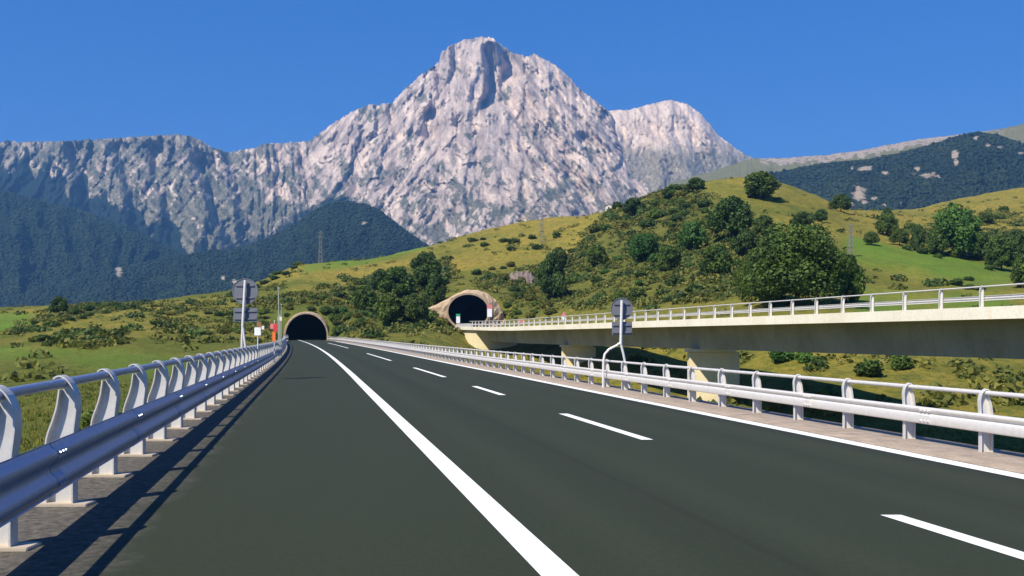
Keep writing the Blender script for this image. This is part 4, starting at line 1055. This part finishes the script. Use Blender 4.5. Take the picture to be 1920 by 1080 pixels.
xq, yq, zq = pick(1595, 481); pylon(1595, 481, 419, yq, 9, "grey lattice pylon above the bright meadow on the right")
xq, yq, zq = pick(1016, 455); pylon(1016, 455, 402, yq, 9, "lattice pylon on the open slope above the rock outcrop")
xq, yq, zq = pick(601, 491); pylon(601, 487, 432, yq - 2, 7, "thin lattice pylon on the crest above the road tunnel")

xq, yq, zq = pick(1141, 394)
hs = thing("hill_house", (xq, yq, zq), "tiny cream house on the hill crest in front of the rock wall", "house")
b = MB(); b.box(xq - 1.4, xq + 1.4, yq - 1.0, yq + 2.0, zq - 1, zq + 2.0); b.prism([(xq - 1.4, zq + 2.0), (xq + 1.4, zq + 2.0), (xq, zq + 2.7)], yq - 1.0, yq + 2.0); b.build("wall", M['cream'], hs)
b = MB()
for sx in (-1, 1):
    b.prism([(xq, zq + 2.72), (xq, zq + 2.84), (xq + sx * 1.7, zq + 1.99), (xq + sx * 1.7, zq + 1.87)], yq - 1.25, yq + 2.25)
b.build("roof", M['tile'], hs)
b = MB(); b.box(xq - 0.35, xq + 0.35, yq - 1.03, yq - 1.003, zq + 0.7, zq + 1.5); b.build("window", M['dark'], hs)

xq, yq, zq = pick(978, 532)
g = np.random.default_rng(5)
nu, nv = 46, 30
uu, vv = np.meshgrid(np.linspace(-1, 1, nu), np.linspace(0, 1, nv), indexing='ij')
hw_, hh_ = 28 * yq / F, 34 * yq / F
ext = np.clip(1 - np.abs(uu) ** 2.4, 0, 1) ** 0.5
prot = 2.6 * np.sin(np.pi * vv) ** 0.7 * ext + 0.9 * (ridged(uu * 3 + 4, vv * 3, 3, 88) - 0.4) * ext
Vr = np.stack([xq + uu * hw_ + 0.6 * fbm(uu * 3, vv * 3, 3, 89), yq + 2.0 + vv * hh_ * 1.6 - prot, zq - 0.6 + vv * hh_ * (0.85 + 0.3 * fbm(uu * 3, uu * 0, 2, 90)) * (0.45 + 0.55 * ext) + 0.15 * prot], -1).reshape(-1, 3)
ii = np.arange(nu * nv).reshape(nu, nv)
qf = np.stack([ii[:-1, :-1], ii[1:, :-1], ii[1:, 1:], ii[:-1, 1:]], -1).reshape(-1, 4)
m = NT("outcrop_rock"); co = m.coords('Object'); n1 = m.noise(co, 0.45, 6, 0.7); n2 = m.noise(co, 2.5, 5, 0.7)
c_ = m.mix(m.ramp(n1, [(0.35, 0.0), (0.68, 1.0)]), (0.30, 0.235, 0.20), (0.13, 0.10, 0.085)); c_ = m.mix(1.0, c_, m.ramp(n2, [(0.3, 0.7), (0.7, 1.2)]), 'MULTIPLY'); m.set(c_, 0.95, 0, 0.1); m.bump(n2, 0.8, 0.3)
Vr -= np.array([xq, yq, zq])
o = np_obj("rock_outcrop", Vr, qf, mat=m.m, smooth_=False); o.location = (xq, yq, zq)
set_props(o, "bare pinkish grey rock outcrop in the scrub to the right of the upper tunnel", "rock")

# ------------------------------------------------------------------ trees and shrubs
def crown_mesh(name, lobes, n, size, seed, mat, base=0.0, squash=1.0):
    g = np.random.default_rng(seed)
    lb = np.array(lobes, float); wts = lb[:, 3] ** 2; wts /= wts.sum()
    li = g.choice(len(lb), n, p=wts)
    d = g.normal(size=(n, 3)); d /= np.linalg.norm(d, axis=1)[:, None]
    rad = lb[li, 3] * np.where(g.random(n) < 0.72, g.uniform(0.82, 1.06, n), g.uniform(0.35, 0.85, n))
    # each lobe is itself uneven
    bumpy = 1 + 0.28 * perlin(d[:, 0] * 2.6 + li * 3.1, d[:, 2] * 2.6 + d[:, 1] * 1.7, seed)
    c = lb[li, :3] + d * (rad * bumpy)[:, None]
    c[:, 2] = np.maximum(c[:, 2], base + 0.02 * g.random(n))
    nrm = d * 0.8 + g.normal(size=(n, 3)) * 0.6; nrm /= np.linalg.norm(nrm, axis=1)[:, None]
    ref = g.normal(size=(n, 3)); a = np.cross(nrm, ref); a /= np.linalg.norm(a, axis=1)[:, None]; b_ = np.cross(nrm, a)
    s_ = size * g.uniform(0.55, 1.25, n)
    el = g.uniform(0.55, 0.9, n)
    c0 = c - a * s_[:, None]; c1 = c + b_ * (s_ * el)[:, None] + nrm * (s_ * 0.15)[:, None]; c2 = c + a * s_[:, None]; c3 = c - b_ * (s_ * el)[:, None] + nrm * (s_ * 0.15)[:, None]
    V = np.stack([c0, c1, c2, c3], 1).reshape(-1, 3)
    lt = g.uniform(0.0, 1.0, len(lb))
    tone = np.clip(lt[li] * 0.55 + 0.2 + g.normal(0, 0.20, n) + 0.3 * perlin(c[:, 0] * 5, c[:, 2] * 5 + c[:, 1] * 3, seed + 1), 0, 1)
    return np_mesh(name, V, np.arange(n * 4).reshape(n, 4), mat, False, {"tone": np.repeat(tone, 4)})

def lobes_round(seed, n=11, w=0.5, z0=0.30, top=1.0):
    g = np.random.default_rng(seed); L = []
    for k in range(n):
        an = k * 2.399 + g.uniform(-0.4, 0.4); t = (k + 0.5) / n
        z = z0 + 0.12 + (top - z0 - 0.30) * t
        rr_ = w * (0.62 * math.sin(math.pi * (0.22 + 0.70 * t)) ** 0.8) * g.uniform(0.75, 1.1)
        L.append((math.cos(an) * rr_ * 1.12, math.sin(an) * rr_ * 1.12, z + g.uniform(-.05, .05), w * g.uniform(0.20, 0.44)))
    L.append((0, 0, (z0 + top) / 2, w * 0.45)); L.append((g.uniform(-.08, .08), 0, top - 0.2, w * 0.36))
    return L
def trunk_mesh(seed):
    g = np.random.default_rng(seed); b = MB()
    b.tube([(0, 0, -0.06), (0.008, 0.0, 0.12), (-0.012, 0.01, 0.32), (0.01, 0.0, 0.62)], [0.035, 0.026, 0.020, 0.010], 9)
    for k in range(5):
        an = k * 1.35 + g.uniform(-.3, .3); z = 0.22 + 0.07 * k
        b.tube([(0, 0, z), (math.cos(an) * 0.12, math.sin(an) * 0.12, z + 0.13), (math.cos(an) * 0.26, math.sin(an) * 0.26, z + 0.22)], [0.013, 0.009, 0.004], 6)
    return b.mesh("trunk", M['bark'], True)
TR = [trunk_mesh(40 + k) for k in range(3)]
CR = {
 'round_dark': [crown_mesh("crown", lobes_round(10 + k, 18, 0.5, 0.12), 6500, 0.036, 20 + k, M['leaf_dark']) for k in range(2)],
 'round_mid': [crown_mesh("crown", lobes_round(30 + k, 18, 0.5, 0.10), 6500, 0.036, 50 + k, M['leaf_mid']) for k in range(2)],
 'bright': [crown_mesh("crown", lobes_round(60 + k, 19, 0.5, 0.10), 6800, 0.035, 70 + k, M['leaf_bright']) for k in range(2)],
 'tall': [crown_mesh("crown", lobes_round(80 + k, 20, 0.5, 0.08), 6500, 0.036, 90 + k, M['leaf_dark']) for k in range(2)],
 'great': [crown_mesh("crown", lobes_round(100, 30, 0.54, 0.03), 24000, 0.019, 101, M['leaf_great']), crown_mesh("crown", lobes_round(104, 26, 0.54, 0.03), 17000, 0.022, 105, M['leaf_dark'])],
}
def lobes_shrub(seed, n=7, flat=0.6):
    g = np.random.default_rng(seed)
    return [(g.uniform(-.3, .3), g.uniform(-.3, .3), g.uniform(0.15, 0.62 * flat + 0.1), g.uniform(0.18, 0.32)) for _ in range(n)] + [(0, 0, 0.3, 0.34)]
SH = {
 'dark': [crown_mesh("shrub", lobes_shrub(200 + k), 1500, 0.065, 210 + k, M['leaf_dark']) for k in range(3)],
 'mid': [crown_mesh("shrub", lobes_shrub(230 + k), 1500, 0.065, 240 + k, M['leaf_mid']) for k in range(3)],
 'olive': [crown_mesh("shrub", lobes_shrub(260 + k, 6), 1300, 0.068, 270 + k, M['leaf_olive']) for k in range(2)],
 'bright': [crown_mesh("shrub", lobes_shrub(290 + k), 1500, 0.065, 300 + k, M['leaf_bright']) for k in range(2)],
}
def tree(x, yb_, w, h, kind, label, group=None, ymin=60, name="tree", Y=None):
    if Y is None: X, Y, z = pick(x, yb_, ymin)
    else: X = (x - CX) / F * Y; z = float(ground_z(X, Y))
    s_ = Y / F
    root = thing(name, (X, Y, z), label, "tree", group)
    root.scale = (w * s_, w * s_, h * s_); root.rotation_euler = (0, 0, random.uniform(0, 6.28))
    o = link(bpy.data.objects.new("trunk", random.choice(TR))); o.parent = root
    o = link(bpy.data.objects.new("crown", random.choice(CR[kind]))); o.parent = root
    return root
TREES = [
 (1425, 374, 76, 52, 'round_mid', "spreading tree alone on the very top of the hill"),
 (1371, 452, 86, 84, 'round_dark', "big dark rounded tree below the hilltop, left of the bare grassy flank"),
 (1496, 572, 190, 146, 'great', "largest dark green tree standing just above the viaduct rail"),
 (1452, 512, 78, 66, 'round_dark', "dark tree behind the upper left shoulder of the great tree by the viaduct"),
 (1562, 520, 54, 50, 'great', "leafy tree behind the upper right shoulder of the great tree by the viaduct"),
 (1587, 570, 62, 92, 'round_mid', "narrow tree against the right side of the great tree by the viaduct"),
 (1425, 566, 90, 96, 'great', "broad tree touching the left side of the great tree by the viaduct"),
 (1577, 397, 40, 34, 'round_dark', "small dark round tree on the skyline where the two hills meet"),
 (1506, 426, 46, 30, 'round_dark', "low dark tree midway down the bare grassy flank, the left of a pair"),
 (1539, 416, 28, 24, 'round_mid', "small tree midway down the bare grassy flank, the right of a pair"),
 (1663, 413, 20, 24, 'round_dark', "tiny dark tree high on the right hand slope"),
 (1661, 442, 42, 42, 'round_mid', "grey green tree beneath the tiny dark tree on the right hand slope"),
 (1634, 460, 30, 26, 'round_dark', "small leaning dark tree at the top edge of the bright meadow"),
 (1687, 461, 34, 32, 'round_dark', "dark bushy tree at the upper edge of the bright meadow, beside a lower one"),
 (1722, 472, 30, 52, 'tall', "slender tree at the upper edge of the bright meadow"),
 (1793, 482, 86, 98, 'bright', "large bright green tree above the bright meadow"),
 (1756, 480, 40, 56, 'round_mid', "medium tree just left of the large bright green tree"),
 (1838, 490, 46, 56, 'round_dark', "dark tree just right of the large bright green tree"),
 (1878, 508, 62, 70, 'round_mid', "pale leafy tree at the right end of the bright meadow"),
 (1908, 490, 50, 62, 'round_dark', "dark tree at the edge of the wood, uphill of the pale leafy one"),
 (1918, 540, 46, 64, 'round_mid', "tree cut by the frame at the right edge above the viaduct rail"),
 (1848, 420, 30, 22, 'round_mid', "small tree on the dry upper slope at the right"),
 (797, 545, 62, 72, 'tall', "tallest dark tree in the clump between the two tunnels"),
 (745, 560, 72, 60, 'round_mid', "leafy tree on the left of the tallest dark tree between the tunnels"),
 (713, 545, 40, 42, 'round_dark', "dark round tree at the upper left of the clump between the tunnels"),
 (816, 580, 46, 66, 'tall', "dark tree close to the left wing of the upper tunnel"),
 (775, 605, 54, 56, 'round_dark', "dark tree low in the clump between the tunnels"),
 (730, 610, 58, 60, 'round_mid', "mid green tree low in the clump, nearer the road tunnel"),
 (685, 582, 48, 46, 'round_mid', "tree at the left end of the clump between the tunnels"),
 (1037, 562, 58, 88, 'tall', "upright dark tree right beside the rock outcrop"),
 (1047, 505, 40, 42, 'round_dark', "dark round tree uphill of the rock outcrop"),
 (1120, 500, 42, 42, 'round_mid', "mid green tree alone in the scrub, downhill from the house"),
 (1207, 490, 56, 52, 'bright', "bright green tree in the scrub below the wooded crest"),
 (1300, 470, 54, 56, 'bright', "bright green tree left of the big dark rounded tree"),
 (1255, 505, 50, 46, 'round_mid', "tree in the middle of the scrub slope above the viaduct"),
 (1345, 520, 66, 62, 'round_mid', "leafy tree below the big dark rounded tree"),
 (1400, 482, 56, 54, 'round_dark', "dark tree just right below the big dark rounded tree"),
 (1434, 450, 46, 48, 'round_dark', "dark tree between the hilltop and the great tree by the viaduct"),
 (1188, 404, 46, 34, 'round_dark', "dark tree on the wooded crest beside the tiny house"),
 (1305, 358, 40, 24, 'round_mid', "bushy tree on the crest left of the hilltop"),
 (1262, 372, 42, 26, 'round_mid', "bushy tree on the crest between the house and the hilltop"),
 (110, 590, 34, 34, 'round_dark', "small dark tree rising above the hedge in the fields at the left"),
]
for t_ in TREES: tree(*t_)

def shrub(X, Y, z, w, h, kind, label, group):
    o = link(bpy.data.objects.new("shrub", random.choice(SH[kind])))
    o.location = (X, Y, z - 0.08 * h); o.scale = (w, w, h); o.rotation_euler = (0, 0, random.uniform(0, 6.28))
    return set_props(o, label, "shrub", group)
KIND = {'dark': "dark green", 'mid': "mid green", 'olive': "olive", 'bright': "bright green"}
SIZE = ((0, "small"), (15, "bushy"), (24, "large"))
def patch(poly, n, wr, hr, kinds, where, group, ymin=60):
    xs_ = [p[0] for p in poly]; ys_ = [p[1] for p in poly]; done = []; tries = 0
    while len(done) < n and tries < n * 60:
        tries += 1
        x, y = random.uniform(min(xs_), max(xs_)), random.uniform(min(ys_), max(ys_))
        if not in_poly(np.array([x]), np.array([y]), poly)[0]: continue
        w = random.uniform(*wr)
        if any(abs(x - a) < (w + c) * 0.36 and abs(y - b_) < (w + c) * 0.20 for a, b_, c in done): continue
        X, Y, z = pick(x, y, ymin); s_ = Y / F; k = random.choice(kinds); hh = w * random.uniform(*hr)
        sz = [q for lim, q in SIZE if w >= lim][-1]
        done.append((x, y, w))
        shrub(X, Y, z, w * s_, hh * s_, k, f"{sz} {KIND[k]} shrub {where}", group)
patch([(1150,392),(1250,366),(1330,372),(1345,400),(1300,440),(1200,460),(1150,440),(1100,445)], 34, (16, 34), (0.6, 0.9), ['dark', 'mid', 'mid', 'olive'], "on the slope under the wooded crest", "shrubs under the wooded crest")
patch([(1060,470),(1200,470),(1330,470),(1390,500),(1390,560),(1240,566),(1060,570),(1080,520)], 38, (16, 36), (0.55, 0.85), ['dark', 'mid', 'olive', 'bright'], "on the slope above the viaduct", "shrubs above the viaduct")
patch([(880,520),(960,490),(1030,500),(1000,545),(1060,575),(1030,596),(950,598),(935,560)], 24, (14, 28), (0.6, 0.85), ['dark', 'mid', 'olive'], "around the rock outcrop", "shrubs around the rock outcrop")
patch([(640,570),(680,540),(840,520),(845,560),(800,590),(840,625),(640,636),(620,600)], 28, (16, 32), (0.6, 0.9), ['dark', 'mid', 'mid', 'bright'], "in the clump between the two tunnels", "shrubs between the tunnels")
patch([(520,570),(600,535),(680,520),(690,545),(620,585),(600,590),(560,582),(530,600)], 18, (14, 28), (0.5, 0.8), ['dark', 'mid', 'olive'], "above the road tunnel", "shrubs above the road tunnel")
patch([(260,580),(430,552),(500,535),(520,580),(470,640),(350,645),(280,625)], 30, (12, 32), (0.4, 0.7), ['dark', 'mid', 'olive'], "on the rough slope left of the road tunnel", "shrubs on the rough left slope")
patch([(20,628),(70,604),(120,590),(160,578),(235,572),(230,582),(150,600),(60,630)], 20, (16, 36), (0.5, 0.8), ['dark', 'mid'], "in the long hedge across the left fields", "shrubs of the long hedge")
patch([(75,640),(130,626),(230,625),(232,640),(160,654),(110,650)], 13, (26, 46), (0.4, 0.6), ['dark', 'mid', 'mid'], "in the broad thicket in the left field", "shrubs of the thicket in the left field")
patch([(1690,430),(1780,412),(1900,392),(1920,420),(1920,450),(1850,440),(1700,470)], 20, (12, 26), (0.5, 0.8), ['dark', 'mid', 'olive'], "on the dry slope at the right", "shrubs on the dry right slope")
patch([(1690,468),(1760,484),(1850,506),(1915,522),(1920,450),(1850,446),(1760,452)], 19, (16, 34), (0.6, 0.9), ['mid', 'mid', 'dark', 'bright'], 'among the trees at the far right', 'shrubs among the far right trees')
patch([(1810,520),(1840,545),(1780,545)], 4, (20, 30), (0.5, 0.7), ['mid', 'dark'], "just above the viaduct rail at the right", "shrubs above the viaduct rail")
patch([(1440,690),(1530,690),(1530,675),(1440,672)], 5, (44, 64), (0.7, 0.9), ['mid', 'bright', 'dark'], "in the light beneath the viaduct", "shrubs beneath the viaduct", 95)
patch([(1620,705),(1700,705),(1690,690),(1630,690)], 4, (40, 60), (0.7, 0.9), ['mid', 'dark'], "on the grass seen under the viaduct", "shrubs on the grass under the viaduct", 95)
patch([(880,452),(1000,440),(1100,420),(1000,470),(900,470)], 10, (12, 28), (0.4, 0.6), ['dark', 'mid'], "scattered on the open golden slope", "shrubs on the golden slope")
patch([(490,530),(560,494),(566,500),(500,536)], 8, (14, 26), (0.4, 0.6), ['dark', 'mid'], "along the crest left of the bright strip", "shrubs along the left crest")
patch([(616,585),(650,575),(690,600),(690,636),(640,640),(620,630)], 9, (16, 26), (0.6, 0.9), ['mid', 'olive', 'dark'], 'on the bank right of the road tunnel', 'shrubs right of the road tunnel')
# roadside growth below the left rail
for k in range(24):
    Y = random.uniform(20, 120); xr = random.uniform(-11.5, -4.6) ; X = float(road_x(Y, xr)); w = random.uniform(1.4, 2.9)
    kk = random.choice(['dark', 'mid', 'olive', 'bright'])
    shrub(X, Y, float(ground_z(X, Y)), w, w * random.uniform(0.5, 0.75), kk, f"{KIND[kk]} bush on the bank behind the left guard rail", "bushes behind the left guard rail")

# low scrub and rough growth: one uncountable mass
def scatter(name, label, n, mat, wfun, Yr, pxr, rr_, per, leaf, seed, hz=0.7):
    g = np.random.default_rng(seed)
    Y = np.sqrt(g.uniform(Yr[0] ** 2, Yr[1] ** 2, n)); px = g.uniform(pxr[0], pxr[1], n); X = (px - CX) / F * Y
    z = ground_z(X, Y); py = HY - (z - H) * F / Y
    lr = X - road_x(Y, 0.0); lb_ = X - bridge_x(Y, 0.0)
    ok = (g.random(n) < wfun(px, py, X, Y)) & ~((lr > -3.9) & (lr < 12.4) & (Y < 270)) & ~((lb_ > 44.5) & (lb_ < 56.5) & (Y > 225) & (Y < 276))
    ok &= ~((np.abs(X - XT1) < 7) & (Y > 258) & (Y < 277)) & ~((np.abs(X - XT2) < 9) & (Y > 262) & (Y < 283))
    X, Y, z = X[ok], Y[ok], z[ok]; n = len(X)
    r = g.uniform(*rr_, n)
    i = np.repeat(np.arange(n), per); m_ = len(i)
    d = g.normal(size=(m_, 3)); d /= np.linalg.norm(d, axis=1)[:, None]; d[:, 2] = np.abs(d[:, 2])
    c = np.stack([X, Y, z], -1)[i] + d * (r[i] * g.uniform(0.5, 1.05, m_))[:, None] * np.array([1, 1, hz])
    nrm = d * 0.7 + g.normal(size=(m_, 3)) * 0.6; nrm /= np.linalg.norm(nrm, axis=1)[:, None]
    a = np.cross(nrm, g.normal(size=(m_, 3))); a /= np.linalg.norm(a, axis=1)[:, None]; b_ = np.cross(nrm, a)
    s_ = (r[i] * leaf * g.uniform(0.6, 1.3, m_))[:, None]
    V = np.stack([c - a * s_, c + b_ * s_ * 0.75, c + a * s_, c - b_ * s_ * 0.75], 1).reshape(-1, 3)
    tone = np.clip((0.45 + 0.8 * fbm(X / 14, Y / 14, 3, seed) + g.normal(0, 0.2, n))[i] + g.normal(0, 0.15, m_), 0, 1)
    o = np_obj(name, V, np.arange(m_ * 4).reshape(-1, 4), mat=mat, attrs={"tone": np.repeat(tone, 4)})
    return set_props(o, label, "scrub", None, "stuff")
def wscrub(px, py, X, Y):
    w = np.full(px.shape, 0.022)
    for poly, v in SCR: w = np.maximum(w, np.where(in_poly(px, py, poly), v, 0))
    cl = sstep(-0.12, 0.12, fbm(X / 15, Y / 15, 4, 66))
    w = w * (0.10 + 0.85 * cl)
    md = in_poly(px, py, [(1585,440),(1640,452),(1700,468),(1790,482),(1900,508),(1900,536),(1790,532),(1680,512),(1600,492)])
    return np.where(md, 0, w)
scatter("hillside_scrub", "low olive and green scrub growing all over the hillside", 70000, M['leaf_scrub'], wscrub, (95, 560), (-60, 1980), (0.55, 1.9), 24, 0.26, 15)
scatter("hillside_thicket", "dark green thickets merging into one mass on the scrubby slopes", 9000, M['leaf_dark'], lambda px, py, X, Y: wscrub(px, py, X + 40, Y + 11) * 0.30, (100, 540), (-60, 1980), (1.3, 3.0), 70, 0.19, 18)
def tufts(name, label, n, mat, Yr, pxr, hr, seed):
    """upright blades of rough grass"""
    g = np.random.default_rng(seed)
    Y = np.exp(g.uniform(math.log(Yr[0]), math.log(Yr[1]), n)); px = g.uniform(*pxr, n); X = (px - CX) / F * Y
    lr = X - road_x(Y, 0.0)
    ok = ((lr < -3.6) | (lr > 12.0)) & (g.random(n) < 0.25 + 0.75 * sstep(-0.15, 0.2, fbm(X / 5, Y / 5, 3, 67)))
    X, Y = X[ok], Y[ok]; n = len(X); per = 6; i = np.repeat(np.arange(n), per); m_ = n * per
    bx = X[i] + g.normal(0, 0.10, m_); by = Y[i] + g.normal(0, 0.10, m_); bz = ground_z(bx, by) - 0.02
    h = g.uniform(*hr, n)[i] * g.uniform(0.6, 1.2, m_); an = g.uniform(0, 2 * np.pi, m_); w = h * 0.09 + 0.004 * Y[i] / 10
    lean = h * g.uniform(0.1, 0.6, m_); la = g.uniform(0, 2 * np.pi, m_)
    dx, dy = np.cos(an) * w, np.sin(an) * w; tx, ty = bx + np.cos(la) * lean, by + np.sin(la) * lean
    V = np.stack([np.stack([bx - dx, by - dy, bz], -1), np.stack([bx + dx, by + dy, bz], -1), np.stack([tx + dx * .25, ty + dy * .25, bz + h], -1), np.stack([tx - dx * .25, ty - dy * .25, bz + h], -1)], 1).reshape(-1, 3)
    tone = np.clip((0.5 + 0.9 * fbm(X / 4, Y / 4, 3, seed) + g.normal(0, 0.2, n))[i] + g.normal(0, 0.1, m_), 0, 1)
    o = np_obj(name, V, np.arange(m_ * 4).reshape(-1, 4), mat=mat, attrs={"tone": np.repeat(tone, 4)})
    return set_props(o, label, "grass", None, "stuff")
M['blade'] = leaf_mat("grass_blades", (0.095, 0.135, 0.020), (0.25, 0.225, 0.042))
tufts("rough_grass", "rough tufted grass on the banks beside the road", 60000, M['blade'], (12, 90), (-200, 2100), (0.08, 0.24), 16)

# ------------------------------------------------------------------ air
b = MB(); b.box(-9300, 9700, -60, 9150, -66, 1800)
hz = NT("haze_air"); hz.t.nodes.remove(hz.b)
pv_ = hz.n("ShaderNodeVolumePrincipled"); pv_.inputs['Color'].default_value = (0.20, 0.50, 1.0, 1); pv_.inputs['Density'].default_value = 7.0e-5
hz.l(pv_.outputs[0], hz.t.nodes['Material Output'].inputs['Volume'])
o = b.build("haze", hz.m); set_props(o, "thin blue haze filling the valley", None, None, "stuff")
